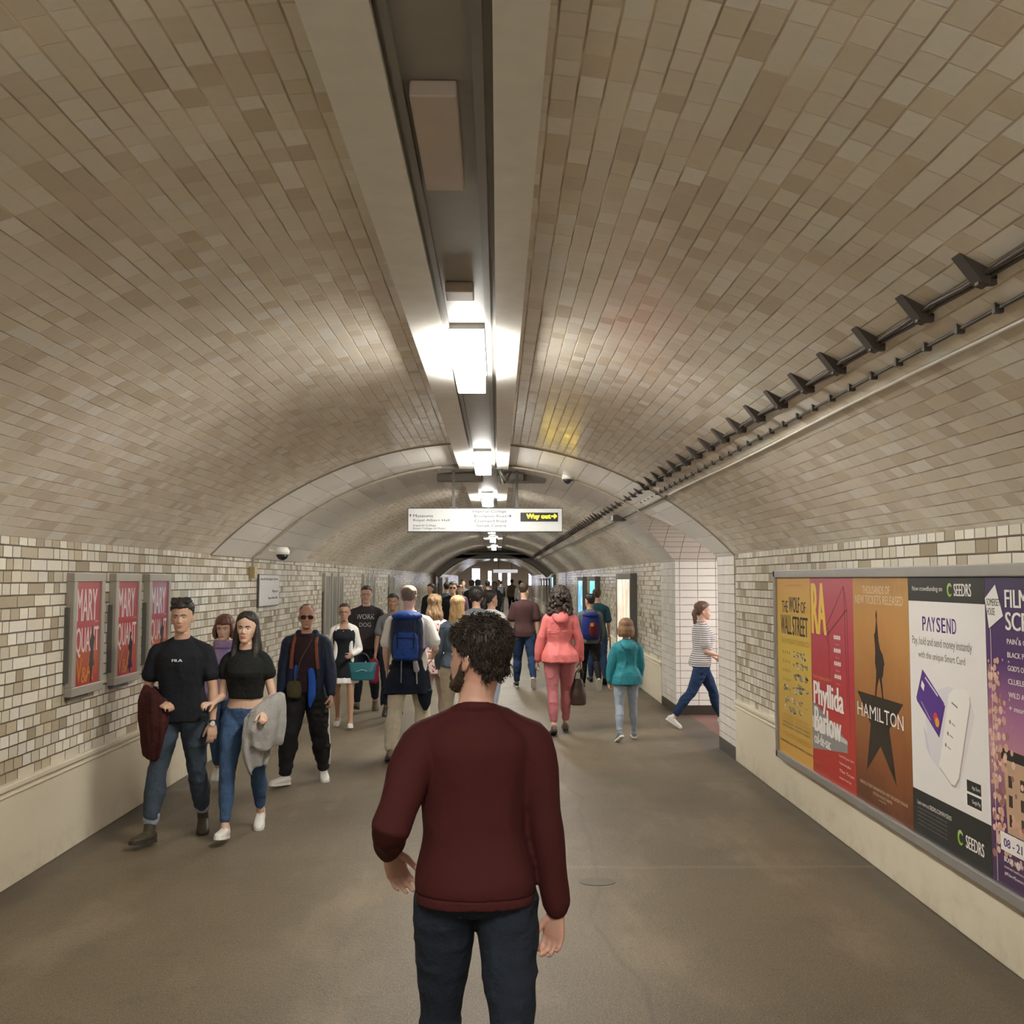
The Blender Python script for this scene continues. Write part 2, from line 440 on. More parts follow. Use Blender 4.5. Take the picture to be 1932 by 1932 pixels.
M_dframe = plain('window_frame_dark', (.10, .09, .10), .5)
for i, (x, wd, z0, z1) in enumerate(((-2.25, .8, 1.2, 2.98), (-.85, .36, 1.2, 2.75), (.2, .32, 1.2, 2.7), (1.1, .3, 1.2, 2.7), (-5, .8, 1.2, 2.9), (3.3, .4, 1.2, 2.8))):
    f = MB(); 
    for (a, b, c, d) in ((x - wd / 2 - .06, x - wd / 2, z0, z1), (x + wd / 2, x + wd / 2 + .06, z0, z1), (x - wd / 2, x + wd / 2, z1 - .05, z1), (x - wd / 2, x + wd / 2, z0, z0 + .05), (x - wd / 2, x + wd / 2, (z0 + z1) / 2, (z0 + z1) / 2 + .05)):
        f.box(a, b, 103.86, 103.97, c, d)
    o = f.build('window_%d' % (i + 1), M_dframe); o['kind'] = 'structure'
    MB().box(x - wd / 2, x + wd / 2, 103.92, 103.94, z0, z1).build('pane', M_day, o)
# ceiling boards each side of the lighting channel
mb = MB(); mb.box(-.47, -.30, Y0, 12.3, 3.18, vz(-.30) + .01); struct('trim_board_left', bevel and mb, M_white)
mb = MB(); mb.box(-.015, .12, Y0, 12.3, 3.175, vz(.1) + .01); struct('trim_board_right', mb, M_white)
mb = MB(); mb.box(-.30, -.015, Y0, 46.8, 3.215, 3.27); struct('trim_channel', mb, M_chan)
mb = MB(); mb.box(-.285, -.262, Y0, 12.3, 3.19, 3.215); mb.box(-.07, -.04, Y0, 12.3, 3.19, 3.215); struct('trim_channel_rails', mb, plain('rail_grey', (.22, .21, .19), .5))
for q, (a, b) in enumerate(((-.47, -.30), (-.015, .14))):
    mb = MB(); mb.box(a, b, 13.6, 46.8, 3.17, 3.24); struct('trim_board_far_' + 'ab'[q], mb, M_white)
mb = MB(); mb.box(-.47, .12, 48.7, YE - 1, 3.19, 3.24); struct('trim_board_end', mb, M_white)

# ------------------------------------------------------------------ ceiling lights
M_lamp = plain('lit_diffuser', (.9, .9, .88), .4, emit=LAMP_C, es=LAMP_E)
M_lamp_side = plain('lit_diffuser_side', (.9, .9, .88), .4, emit=LAMP_C, es=LAMP_E * .20)
M_body = plain('lamp_body', (.7, .7, .66), .4)
def ceiling_light(y, label, L=1.2, proto=[]):
    if not proto:
        t = empty('ceiling_light', (-.172, y, 3.215), 0, label, 'ceiling light', 'ceiling lights along the lighting channel')
        MB().box(-.095, .095, -L / 2 - .03, L / 2 + .03, -.03, 0).build('lamp_body', M_body, t)
        mb = MB(); mb.box(-.088, .088, -L / 2, L / 2, -.15, -.03, M_lamp_side); mb.box(-.084, .084, -L / 2 + .004, L / 2 - .004, -.152, -.149, M_lamp)
        mb.build('diffuser', None, t)
        proto.append(t); return t
    t = proto[0].copy(); COL.objects.link(t); t.location = (-.172, y, 3.215); t['label'] = label
    for c in proto[0].children:
        d = c.copy(); COL.objects.link(d); d.parent = t
    return t
for y, l in ((6.03, 'large bright ceiling light nearest to the camera, above the man in maroon'), (11.3, 'second bright ceiling light, just before the hanging direction sign'),
             (16.5, 'third bright ceiling light, seen right above the hanging direction sign'), (21.6, 'ceiling light hidden behind the top of the hanging sign'), (26.6, 'ceiling light behind the hanging sign board'),
             (33.2, 'small ceiling light seen just below the hanging sign'), (42.0, 'small ceiling light close below the hanging sign, above the cross beam'),
             (66.0, 'tiny bright ceiling light beyond the far cross beam'), (.6, 'ceiling light directly overhead, outside the picture'), (-4.7, 'ceiling light behind the camera')):
    ceiling_light(y, l)
ceiling_light(56, 'ceiling light hidden behind the far cross beam')
for k, (x, y, z) in enumerate(((-4, 86, 4.18), (0, 86, 4.18), (4, 86, 4.18), (-2, 97, 4.18), (3, 97, 4.18))):
    t = empty('ceiling_light', (x, y, z), 0, 'ceiling light in the hall at the far end of the tunnel', 'ceiling light', 'ceiling lights of the far hall')
    MB().box(-.6, .6, -.6, .6, -.03, .0).build('diffuser', plain('hall_lamp', (.9, .9, .9), .4, emit=(1, .93, .85), es=16), t)
t = empty('ceiling_light', (4.9, 12.75, 2.60), 0, 'ceiling light inside the side passage', 'ceiling light')
MB().box(-.7, .7, -.12, .12, -.0, .03).build('lamp_body', M_body, t)
MB().box(-.7, .7, -.10, .10, -.06, 0).build('diffuser', plain('passage_lamp', (.9, .9, .9), .4, emit=(1, .94, .93), es=60), t)
# plates set in the lighting channel
for (y0, y1, l) in ((2.72, 3.4, 'pale blank cover plate in the lighting channel overhead'), (4.62, 4.78, 'small pale junction box right before the nearest light')):
    bevel(tag(MB().box(-.245, -.115, y0, y1, 3.165, 3.214).build('cover_plate', plain('plate_warm', (.52, .44, .38), .5)), l, 'cover plate'), .006)

# ------------------------------------------------------------------ flat printed things
_tx = {}
def text_geo(s, bold=0.0, shear=0.0, line=1.0, align='LEFT'):
    k = (s, bold, shear, line, align)
    if k in _tx: return _tx[k]
    c = bpy.data.curves.new('t', 'FONT'); c.body = s; c.offset = bold; c.shear = shear; c.space_line = line; c.align_x = align; c.resolution_u = 3
    o = bpy.data.objects.new('t', c); COL.objects.link(o)
    me = bpy.data.meshes.new_from_object(o)
    v = np.array([tuple(p.co) for p in me.vertices]); f = [tuple(p.vertices) for p in me.polygons]
    bpy.data.objects.remove(o); bpy.data.meshes.remove(me); bpy.data.curves.remove(c)
    if len(v): v[:, :2] -= v[:, :2].min(0)
    _tx[k] = (v, f); return _tx[k]

class Art(MB):
    """flat artwork, x right, y DOWN from the top edge, metres"""
    def __init__(s, W, H, z=.0006): super().__init__(); s.W, s.H, s.z = W, H, z
    def rect(s, x0, y0, x1, y1, m, z=None): return s.poly([(x0, y0), (x0, y1), (x1, y1), (x1, y0)], m, z)
    def poly(s, pts, m, z=None):
        z = s.z if z is None else z
        s.face([(x, s.H - y, z) for x, y in pts], m); return s
    def disc(s, x, y, r, m, z=None, ry=None, n=20):
        return s.poly([(x + r * math.cos(-2 * PI * i / n), y + (ry or r) * math.sin(-2 * PI * i / n)) for i in range(n)], m, z)
    def line(s, x0, y0, x1, y1, wd, m, z=None):
        d = Vector((x1 - x0, y1 - y0)); n = Vector((-d.y, d.x)).normalized() * wd / 2
        return s.poly([(x0 + n.x, y0 + n.y), (x1 + n.x, y1 + n.y), (x1 - n.x, y1 - n.y), (x0 - n.x, y0 - n.y)], m, z)
    def text(s, t, x0, y0, x1, y1, m, bold=0.0, z=None, shear=0.0, rot=0.0, align='LEFT', line=1.0):
        """fit the text into the box"""
        v, f = text_geo(t, 0.0, shear, line, align)
        sz = v[:, :2].max(0); z = s.z * 1.6 if z is None else z
        for q, ob in enumerate(((0,) if bold <= 0 else (-bold, 0, bold))):
            P = []
            for p in v:
                x = (p[0] + ob + max(bold, 0)) / (sz[0] + 2 * max(bold, 0)) * (x1 - x0); y = p[1] / sz[1] * (y1 - y0)
                c, w = math.cos(rot), math.sin(rot)
                P.append((x0 + x * c - y * w, s.H - y1 + x * w + y * c, z + q * 2e-5))
            s.raw(P, f, m)
        return s

def ink(name, c, rough=.38): 
    k = 'ink_' + name
    if k in _cache: return _cache[k]
    n = NT(k); n.base(c); n.rough(rough); _cache[k] = n.mat; return n.mat
def grad(name, stops, axis=1, noise_amt=0.0, scale=3.0, rough=.38):
    n = NT('print_' + name); uv = n.coord('UV'); f = n.sep(uv)[axis]
    if noise_amt: f = n.math('ADD', f, n.math('MULTIPLY', n.math('SUBTRACT', n.noise(uv, scale, 5, .65), .5), noise_amt))
    n.base(n.ramp(f, stops)); n.rough(rough); return n.mat
K_BLK = ink('black', (.018, .016, .014)); K_WHT = ink('white', (.78, .76, .72)); K_YEL = ink('yellow', (.80, .55, .05)); K_GREY = ink('grey', (.22, .21, .2))
K_LGREY = ink('light_grey', (.55, .53, .5)); K_GRN = ink('green', (.25, .5, .04)); K_PUR = ink('purple', (.085, .03, .24)); K_DBR = ink('brown', (.045, .03, .018))

def M_right(y, z, x=XR):   # local x -> -Y, local y -> Z, local z -> -X
    return Matrix(((0, 0, -1, x), (-1, 0, 0, y), (0, 1, 0, z), (0, 0, 0, 1)))
def M_left(y, z, x=XL):
    return Matrix(((0, 0, 1, x), (1, 0, 0, y), (0, 1, 0, z), (0, 0, 0, 1)))
def M_face(x, y, z):       # facing the camera
    return Matrix(((1, 0, 0, x), (0, 0, -1, y), (0, 1, 0, z), (0, 0, 0, 1)))

def sheet(name, W, H, mat, M, label, cat, group=None, th=.002):
    mb = MB(); mb.box(0, W, 0, H, -th, 0, mat)
    me = mb.mesh(name); uvl = me.uv_layers.new(name='UVMap')
    for l in me.loops:
        p = me.vertices[l.vertex_index].co; uvl.data[l.index].uv = (p.x / W, p.y / H)
    o = link(name, me); o.matrix_world = M
    return tag(o, label, cat, group)
def art_child(name, art, parent):
    return art.build(name, None, parent, fix=False)

# ---- the large poster frame on the right wall
PW, PH, PZ = .942, 1.462, .40
PYF = 8.79
fr = empty('billboard', (0, 0, 0), label='long grey metal poster frame holding five big posters on the right wall', cat='billboard')
fr.matrix_world = M_right(PYF + .055, .345, XR - .041)
L = 5 * PW + .11
for nm, a in (('top_rail', (0, L, 1.518, 1.58)), ('bottom_rail', (0, L, 0, .058)), ('end_rail', (0, .055, .0, 1.58)), ('end_rail', (L - .055, L, .0, 1.58))):
    bevel(MB().box(a[0], a[1], a[2], a[3], 0, .036).build(nm, M_frame, fr), .006)
MB().box(.02, L - .02, .02, 1.56, .001, .012).build('backing', M_dgrey, fr)
xp = XR - .041 - .016
def big(i, mat, label): return sheet('poster', PW - .003, PH, mat, M_right(PYF - i * PW, PZ, xp), label, 'poster', 'posters in the long frame on the right wall')
W, H = PW, PH
# 1 yellow
p = big(0, grad('yellow_poster', [(0, (.60, .33, .06)), (.25, (.56, .36, .07)), (.6, (.66, .47, .07)), (.85, (.62, .38, .07)), (1, (.60, .31, .06))]), 'yellow poster lettered THE WOLF OF WALL STREET, first and farthest in the long frame')
a = Art(W, H); a.text('THE', .15, .19, .33, .285, K_BLK, .02); a.text('WOLF', .36, .155, .66, .28, K_BLK, .03); a.text('OF', .69, .19, .82, .28, K_BLK, .02)
a.text('WALL', .11, .305, .43, .465, K_BLK, .03); a.text('STREET', .45, .31, .87, .465, K_BLK, .03)
K_OCH = ink('ochre', (.42, .22, .03))
a.text('THE IMMERSIVE EXPERIENCE', .12, .50, .88, .54, K_OCH); a.text('A LIVE PRODUCTION', .28, .055, .72, .07, K_OCH)
for k in range(4): a.text('OPENS SOON  LONDON STREETS', .12, 1.125 + .03 * k, .88, 1.143 + .03 * k, K_OCH if k < 2 else K_DBR)
a.text('VICTORIA ROW  CENTRAL LONDON', .12, 1.27, .88, 1.31, K_OCH); a.text('bookings and information online', .08, 1.34, .92, 1.37, K_DBR)
art_child('lettering', a, p)
a = Art(W, H); rr = random.Random(3)
for row in range(5):
    y = .60 + row * .075
    for k in range(4): a.text('*', .16 + k * .06, y, .19 + k * .06, y + .03, K_DBR)
for (x, y, wd) in ((.48, .61, .3), (.46, .69, .38), (.48, .78, .34), (.55, .86, .3), (.18, .90, .5), (.16, .99, .66), (.14, 1.06, .55)):
    for k in range(16):
        xx = x + rr.random() * wd; yy = y + rr.uniform(-.012, .035); ww = rr.uniform(.04, .1); hh = rr.uniform(.005, .016)
        a.poly([(xx - ww / 2, yy), (xx, yy + hh), (xx + ww / 2, yy + hh * .4), (xx + ww * .1, yy - hh)], rr.choice((K_GREY, K_DBR, K_GREY, K_LGREY, ink('sage', (.2, .2, .11)))), z=.0006 + k * .00002)
art_child('picture', a, p)
# 2 red
p = big(1, grad('red_poster', [(0, (.42, .022, .012)), (.25, (.45, .03, .022)), (.6, (.44, .04, .06)), (1, (.44, .085, .12))]), 'red poster lettered RA and Phyllida Barlow, between the yellow and the brown posters')
a = Art(W, H); K_CAD = ink('ra_yellow', (.80, .55, .09))
a.text('RA', .02, .04, .38, .42, K_CAD, .06)
a.text('Royal Academy of Arts', .04, .725, .46, .76, ink('orange', (.7, .3, .05))); a.text('Phyllida', .04, .775, .72, 1.00, K_WHT, .045); a.text('Barlow', .05, .965, .66, 1.15, K_WHT, .045)
for k in range(4):
    a.text('****', .53, .405 + k * .092, .68, .44 + k * .092, K_WHT, .04); a.text('Review', .57, .465 + k * .092, .65, .478 + k * .092, ink('pink', (.7, .35, .35)))
for k, t in enumerate(('Until 23 June 2019', 'Tickets at the gallery', 'The Trust', 'supported by')): a.text(t, .60, 1.235 + k * .05, .90 - .06 * (k % 2), 1.255 + k * .05, K_WHT)
art_child('lettering', a, p)
a = Art(W, H, .0004); K_WIRE = ink('wine', (.16, .02, .03))
for q in ((.34, .38, .76, .06), (.38, .42, .82, .22), (.76, .06, .80, .9), (.82, .22, .84, 1.1), (.42, .38, .42, .9), (.34, .38, .40, .48), (.76, .06, .82, .22), (.28, .42, .42, .36)): a.line(*q, .011, K_WIRE)
K_CON = ink('concrete', (.24, .23, .23))
a.poly([(.0, .93), (.12, .95), (.78, 1.12), (.78, 1.20), (.0, 1.29)], K_CON); a.poly([(.0, 1.04), (.78, 1.12), (.78, 1.145), (.0, 1.13)], K_LGREY, .0005)
a.text('cul-de-sac', .04, 1.16, .42, 1.24, K_WHT, .03); art_child('picture', a, p)
# 3 brown gold
p = big(2, grad('gold_poster', [(0, (.11, .03, .008)), (.2, (.22, .068, .015)), (.5, (.34, .145, .04)), (.78, (.46, .23, .06)), (.93, (.46, .25, .07)), (1, (.36, .19, .06))], noise_amt=.5, scale=2.2), 'brown and gold poster lettered HAMILTON with a black star, middle of the long frame')
a = Art(W, H); K_CRM = ink('cream', (.66, .52, .36))
a.text('THOUSANDS OF', .19, .055, .66, .105, K_CRM, .01); a.text('NEW TICKETS RELEASED', .05, .115, .86, .17, K_CRM, .01)
x = .05
for ch, wd in zip('HAMILTON', (.095, .10, .11, .012, .07, .08, .10, .09)):
    a.text(ch, x, .82, x + wd, .905, K_WHT, 0)
    for fx in ((.012, wd - .012) if ch in 'HAMN' else (.006,) if ch in 'IL' else (wd / 2,) if ch == 'T' else ()): a.line(x + fx - .014, .903, x + fx + .014, .903, .004, K_WHT, .001)
    x += wd + (.022 if ch in 'MI' else .015)
a.text('FOR FULL TICKET INFORMATION VISIT THE SHOW ONLINE', .07, 1.325, .86, 1.345, K_CRM); a.text('VICTORIA PALACE THEATRE', .30, 1.36, .62, 1.378, K_CRM); a.text('LONDON', .40, 1.39, .52, 1.40, K_CRM)
art_child('lettering', a, p)
a = Art(W, H, .0005); K_STAR = ink('star', (.02, .014, .008))
a.poly([(.055, .75), (.83, .75), (.60, .93), (.70, 1.255), (.45, 1.056), (.20, 1.245), (.285, .94)], K_STAR)
fig = [(.38, .365), (.40, .35), (.415, .375), (.405, .40), (.42, .27), (.41, .24), (.425, .205), (.44, .23), (.435, .27), (.455, .40), (.48, .45), (.52, .48), (.55, .54), (.535, .55), (.52, .61), (.495, .63), (.505, .68), (.52, .755), (.495, .755), (.48, .69), (.455, .63), (.42, .68), (.395, .755), (.37, .75), (.395, .66), (.405, .59), (.385, .54), (.395, .47), (.39, .42)]
a.poly(fig, K_STAR, .0006)
art_child('picture', a, p)
# 4 white bank card poster
p = big(3, ink('paper_white', (.74, .72, .70)), 'white and black poster lettered PAYSEND with a purple card and a phone')
a = Art(W, H, .0004); K_NB = ink('near_black', (.016, .018, .018)); K_VIO = ink('violet', (.075, .02, .19)); K_LAV = ink('lavender', (.60, .56, .68))
a.rect(0, 0, W, .135, K_NB); a.rect(0, 1.205, W, H, K_NB)
for (cx, cy, r) in ((.55, .068, .032), (.60, 1.345, .034)):
    for k in range(14):
        t0 = .7 + k * .36; wd = .4 + .6 * math.sin(k / 14 * PI)
        a.poly([(cx + math.cos(t) * q, cy + math.sin(t) * q * 1.15) for t, q in ((t0, r), (t0, r * (1 - .55 * wd)), (t0 + .37, r * (1 - .55 * wd)), (t0 + .37, r))][::1], ink('leaf_light', (.35, .55, .12)) if k % 14 > 7 else K_GRN, .0008)
a.poly([(.20, .80), (.26, .64), (.50, .58), (.74, .60), (.80, .70), (.60, 1.10), (.42, 1.06), (.26, 1.0)][::-1], ink('pale', (.66, .645, .68)), .0005)
a.poly([(.17, .83), (.22, .88), (.26, 1.0), (.20, .95)][::-1], K_LAV, .0007)
a.poly([(.085, .70), (.175, .53), (.46, .69), (.375, .87)][::-1], K_VIO, .0010); a.poly([(.08, .688), (.176, .517), (.448, .675), (.359, .85)][::-1], K_PUR, .0012)
a.poly([(.15, .615), (.165, .58), (.20, .605), (.185, .64)][::-1], K_WHT, .0014); a.line(.21, .56, .37, .645, .012, K_LAV, .0014); a.line(.15, .70, .27, .79, .005, K_LAV, .0014)
a.disc(.335, .765, .026, ink('disc_red', (.65, .04, .03)), .0014); a.disc(.355, .790, .026, ink('disc_orange', (.75, .32, .03)), .0015)
ph = [(.36, 1.02), (.38, .985), (.51, .62), (.56, .59), (.70, .575), (.745, .60), (.75, .64), (.60, 1.04), (.55, 1.09), (.51, 1.09)]
a.poly([(x + .010, y + .012) for x, y in ph][::-1], ink('phone_edge', (.45, .36, .30)), .0009); a.poly(ph[::-1], K_WHT, .0011)
a.line(.54, .66, .61, .68, .010, K_GREY, .0013)
for k in range(3): a.line(.535 - k * .03, .77 + k * .065, .575 - k * .03, .78 + k * .065, .006, K_GREY, .0013); a.disc(.515 - k * .03, .765 + k * .065, .011, K_GREY, .0013)
a.rect(.69, 1.03, .845, 1.088, K_NB, .0009); a.rect(.69, 1.10, .845, 1.158, K_NB, .0009)
art_child('picture', a, p)
a = Art(W, H)
a.text('Now crowdfunding on', .06, .05, .46, .085, K_WHT); a.text('SEEDRS', .60, .035, .80, .10, K_WHT, .03)
x = .19
for k, ch in enumerate('PAYSEND'):
    if ch == 'A': a.line(x, .30, x + .030, .222, .012, K_VIO); a.line(x + .030, .222, x + .058, .30, .012, K_VIO)
    else: a.text(ch, x, .22, x + .050, .30, K_VIO, .02)
    x += .064 if ch != 'P' else .058
a.text('Pay, hold and send money instantly', .045, .335, .79, .395, K_GREY, .008); a.text('with the unique Smart Card', .125, .415, .71, .465, K_GREY, .008)
a.text('App Store', .745, 1.05, .835, 1.075, K_WHT); a.text('Google Play', .745, 1.12, .835, 1.145, K_WHT); a.poly([(.705, 1.115), (.705, 1.145), (.73, 1.13)], K_WHT); a.disc(.716, 1.06, .013, K_WHT)
a.text('Learn more at SEEDRS.COM/PAYSEND', .06, 1.262, .50, 1.285, K_WHT)
for k in range(5): a.text('investments carry risk of loss of capital please read', .06, 1.30 + k * .022, .44, 1.312 + k * .022, K_GREY)
a.text('SEEDRS', .66, 1.315, .86, 1.38, K_WHT, .03)
art_child('lettering', a, p)
# 5 purple film poster
p = big(4, grad('purple_poster', [(0, (.045, .02, .07)), (.22, (.12, .04, .13)), (.42, (.46, .22, .29)), (.55, (.36, .14, .28)), (.72, (.08, .03, .14)), (1, (.03, .022, .075))]), 'purple film poster with pink blossom, nearest in the long frame')
a = Art(W, H, .0004); K_BLO = ink('blossom', (.60, .35, .26)); K_BLO2 = ink('blossom_dark', (.34, .15, .13)); K_BLD = ink('facade', (.50, .33, .22)); K_RED = ink('rust', (.30, .09, .04))
a.poly([(.14, .86), (.95, .86), (.95, 1.2), (.16, 1.2)], K_BLD); a.poly([(.10, .86), (.13, .81), (.95, .83), (.95, .87)], K_BLK, .0006)
for c in range(6):
    for q in range(3): a.rect(.18 + c * .11, .93 + q * .09, .215 + c * .11, .985 + q * .09, K_DBR, .0006)
rr = random.Random(11)
for k in range(190):
    t = rr.random(); y = .40 + t * .93; x = .02 + abs(rr.gauss(0, .05 + .10 * t)) 
    if x > .5: continue
    a.disc(x, y, rr.uniform(.008, .022), rr.choice((K_BLO, K_BLO, K_BLO2, ink('blossom_light', (.7, .48, .38)))), .0007 + k * .000003, n=8)
for k in range(30): a.disc(rr.uniform(.05, .9), rr.uniform(.2, .75), rr.uniform(.003, .008), K_BLO, .0007, n=6)
a.rect(.09, 1.205, .95, 1.29, K_WHT, .0015); a.line(.05, .25, .05, 1.45, .004, K_WHT, .0013)
a.poly([(.003, .105), (.037, .25), (.18, .185), (.11, .037)], K_WHT, .0015)
art_child('picture', a, p)
a = Art(W, H, .0012)
a.text('SOMERSET', .018, .105, .155, .14, K_BLK, .02, z=.0018); a.text('HOUSE', .022, .15, .10, .185, K_BLK, .02, z=.0018)
a.text('FILM4 SUMMER', .20, .06, .93, .145, K_WHT, .03); a.text('SCREEN', .20, .165, .64, .25, K_WHT, .03)
for k, t in enumerate(('PAIN & GLORY', 'BLACK PANTHER', "GOD'S OWN COUNTRY", 'CLUELESS', 'WILD AT HEART', '+ more films')): a.text(t, .21, .29 + k * .062, .21 + .024 * len(t), .315 + k * .062, K_WHT, .02)
a.text('08 - 21 AUG 2019', .12, 1.23, .60, 1.27, K_VIO, .03, z=.0018); a.text('BOOK NOW', .12, 1.315, .30, 1.338, K_WHT, .03); a.text('somersethouse.org.uk', .12, 1.355, .42, 1.372, K_WHT); a.text('#Film4SummerScreen', .12, 1.385, .42, 1.402, K_WHT)
art_child('lettering', a, p)

# ---- three red framed panels on the left wall
PANEL_LAB = ('nearest red MARY QUANT panel in grey metal frame on the left wall', 'middle of the three red MARY QUANT panels on the left wall', 'third red MARY QUANT panel, partly behind the man in black')
M_pink = grad('pink_red_poster', [(0, (.36, .05, .05)), (.3, (.42, .10, .05)), (.5, (.38, .06, .075)), (1, (.40, .08, .10))], noise_amt=.25, scale=3, rough=.12)
K_PK = ink('pale_pink', (.68, .54, .56), .12); K_OR = ink('flame', (.50, .22, .05), .12)
def left_panel(y, w=.56, h=.85, z=1.045, lab='', art=0, back=.055):
    t = empty('advertising_display', label=lab, cat='advertising display', group='framed panels along the left wall'); t.matrix_world = M_left(y, z)
    b = .062
    mb = MB(); mb.box(0, w, 0, b, 0, back); mb.box(0, w, h - b, h, 0, back); mb.box(0, b, b, h - b, 0, back); mb.box(w - b, w, b, h - b, 0, back)
    bevel(mb.build('frame', M_frame2, t), .004)
    MB().box(.03, .0301 + w - .06, .02, h - .02, .0, .030).build('backing', M_dgrey, t)
    mb = MB(); mb.box(-.022, .0, .1, h * .72, 0, .03); mb.box(.02, w * .6, -.022, 0, 0, .035); mb.build('hinge', M_dgrey, t)
    return t, b
for i, y in enumerate((7.08, 7.855, 8.61)):
    t, b = left_panel(y, lab=PANEL_LAB[i])
    w2, h2 = .56 - 2 * b, .85 - 2 * b
    s = sheet('poster', w2, h2, M_pink, M_left(y + b, 1.045 + b, XL + .042), ('red poster in the nearest left wall panel', 'red poster in the middle left wall panel', 'red poster in the third left wall panel, behind the man in black')[i], 'poster', 'red posters in the left wall panels')
    a = Art(w2, h2); a.text('MARY', .02, .05, w2 - .06, .275, K_PK, .025); a.text('QUANT', .015, .32, w2 - .02, .53, K_PK, .025); a.text('fashion', w2 - .09, .28, w2 - .02, .29, K_PK)
    a.text('V', .03, .53, .13, .70, K_OR, .01, z=.0007); a.text('&', .12, .60, .22, .71, K_OR, .01, z=.0007); a.text('A', .20, .54, .33, .70, K_OR, .01, z=.0007)
    art_child('lettering', a, s)
    a = Art(w2, h2, .0014); K_FIG = ink('figure_dark', (.035, .03, .035), .12)
    x = w2 * .68; yy = .34 + (.08 if i == 1 else 0)
    a.disc(x, yy, .018, K_FIG, ry=.026); a.poly([(x - .01, yy + .02), (x + .01, yy + .02), (x + .045, yy + .06), (x + .03, yy + .20), (x + .05, yy + .26), (x - .05, yy + .26), (x - .02, yy + .14), (x - .045, yy + .10)][::-1], K_FIG)
    a.poly([(x - .025, yy + .26), (x - .012, .715), (x + .005, .715), (x + .02, yy + .26)], K_FIG); art_child('picture', a, s)
# grey panels farther along the left wall
M_refl = plain('panel_glass', (.30, .30, .28), .06); M_silver = plain('panel_print_silver', (.34, .35, .34), .15)
lab = iter(('first of the grey framed panels behind the man in sunglasses', 'grey framed panel just left of the man with glasses', 'grey framed panel with bright reflection above the man with glasses',
    'far grey panel behind the head of the man with glasses', 'far grey panel right of the man with glasses', 'third far grey panel right of the man with glasses', 'small far panel left of the blue rucksack man', 'smallest far panel beside the blue rucksack man'))
for y in (17.3, 18.05, 18.8, 22.3, 23.05, 23.8, 27.6, 28.35):
    t, b = left_panel(y, h=1.12, z=.84, w=.56, lab=next(lab))
    MB().box(b, .56 - b, b, 1.12 - b, .03, .042).build('glass', M_refl, t)
for i, y in enumerate((51, 52, 53, 58, 59)):
    t, b = left_panel(y, h=1.12, z=.84, lab='dim panel on the left wall beyond the cross beam'); MB().box(b, .56 - b, b, 1.12 - b, .03, .042).build('glass', M_refl, t)
# ---- panels on the right wall beyond the side passage
def lit(name, stops, es, axis=0, sc_=(22, 1, 1)):
    n = NT(name); uv = n.mapping(n.coord('UV'), sc_); c = n.ramp(n.noise(uv, 1.0, 4, .6), stops); n.base(c); n.rough(.15)
    n.link(c, n.b.inputs['Emission Color']); n.b.inputs['Emission Strength'].default_value = es; return n.mat
M_scr1 = lit('screen_wood', [(.3, (.25, .25, .12)), (.42, (.6, .62, .45)), (.5, (.45, .22, .15)), (.58, (.75, .85, .72)), (.7, (.5, .42, .25))], .85)
M_scr2 = lit('screen_cyan', [(.3, (.05, .42, .62)), (.5, (.10, .58, .72)), (.72, (.55, .8, .85))], 1.1, sc_=(2, 2, 1))
M_scr3 = lit('screen_blue', [(.3, (.08, .2, .42)), (.55, (.15, .45, .62)), (.7, (.6, .75, .8))], .9, sc_=(3, 3, 1))
def right_panel(y, w, h, z, m, lab, screen='lit_poster'):
    t = empty('lightbox_advert', label=lab, cat='advert', group='panels on the right wall beyond the side passage'); t.matrix_world = M_right(y, z)
    b = .11
    d_ = .12 if m is not M_refl else .045
    mb = MB(); mb.box(0, w, 0, b, 0, d_); mb.box(0, w, h - b, h, 0, d_); mb.box(0, b, b, h - b, 0, d_); mb.box(w - b, w, b, h - b, 0, d_)
    bevel(mb.build('frame', M_dgrey if m is not M_refl else M_frame2, t), .006)
    mb = MB(); mb.box(b, w - b, b, h - b, .02, d_ - .01, m); me = mb.mesh(screen); u = me.uv_layers.new(name='UVMap')
    for l in me.loops:
        q = me.vertices[l.vertex_index].co; u.data[l.index].uv = (q.x / w, q.y / h)
    o = link(screen, me, t); o['label'] = 'bright lit poster of the panel' if m is not M_refl else 'grey glass of the panel'
    return t
right_panel(20.3, 2.2, 1.46, .50, M_scr1, 'large lit poster panel of pale green and red streaks, behind the teal jacket child')
right_panel(26.3, 1.6, 1.40, .52, M_scr2, 'bright cyan lit panel right behind the two boys')
right_panel(30.2, 1.9, 1.40, .52, M_scr3, 'pale blue lit panel left of the two boys')
right_panel(45.0, 1.5, 1.3, .75, M_scr3, 'tiny bluish lit panel far along the right wall')
for y in (50.5, 53.5, 56.5, 60): right_panel(y, 1.6, 1.4, .5, M_refl, 'dim grey panel far along the right wall beyond the cross beam')

# ---- enamel direction sign on the left wall
M_enam = plain('white_enamel', (.70, .70, .70), .18); M_sframe = plain('sign_frame', (.09, .085, .08), .4, .3); K_INKB = ink('sign_blue', (.03, .04, .10), .2); K_INKB2 = ink('sign_ink', (.025, .025, .04), .2)
t = empty('direction_sign', label='small white direction sign with black frame on the left wall', cat='sign'); t.matrix_world = M_left(12.62, 1.505)
mb = MB(); mb.box(0, 1.15, 0, .41, 0, .03); bevel(mb.build('frame', M_sframe, t), .005)
MB().box(.014, 1.136, .014, .396, .03, .034).build('sign_plate', M_enam, t)
a = Art(1.15, .41, .035); a.text('South Kensington Station', .10, .045, 1.05, .085, K_INKB2, z=.0352); a.text('Museums', .72, .20, 1.03, .235, K_INKB2, z=.0352); a.text('Royal Albert Hall', .50, .29, 1.03, .325, K_INKB2, z=.0352)
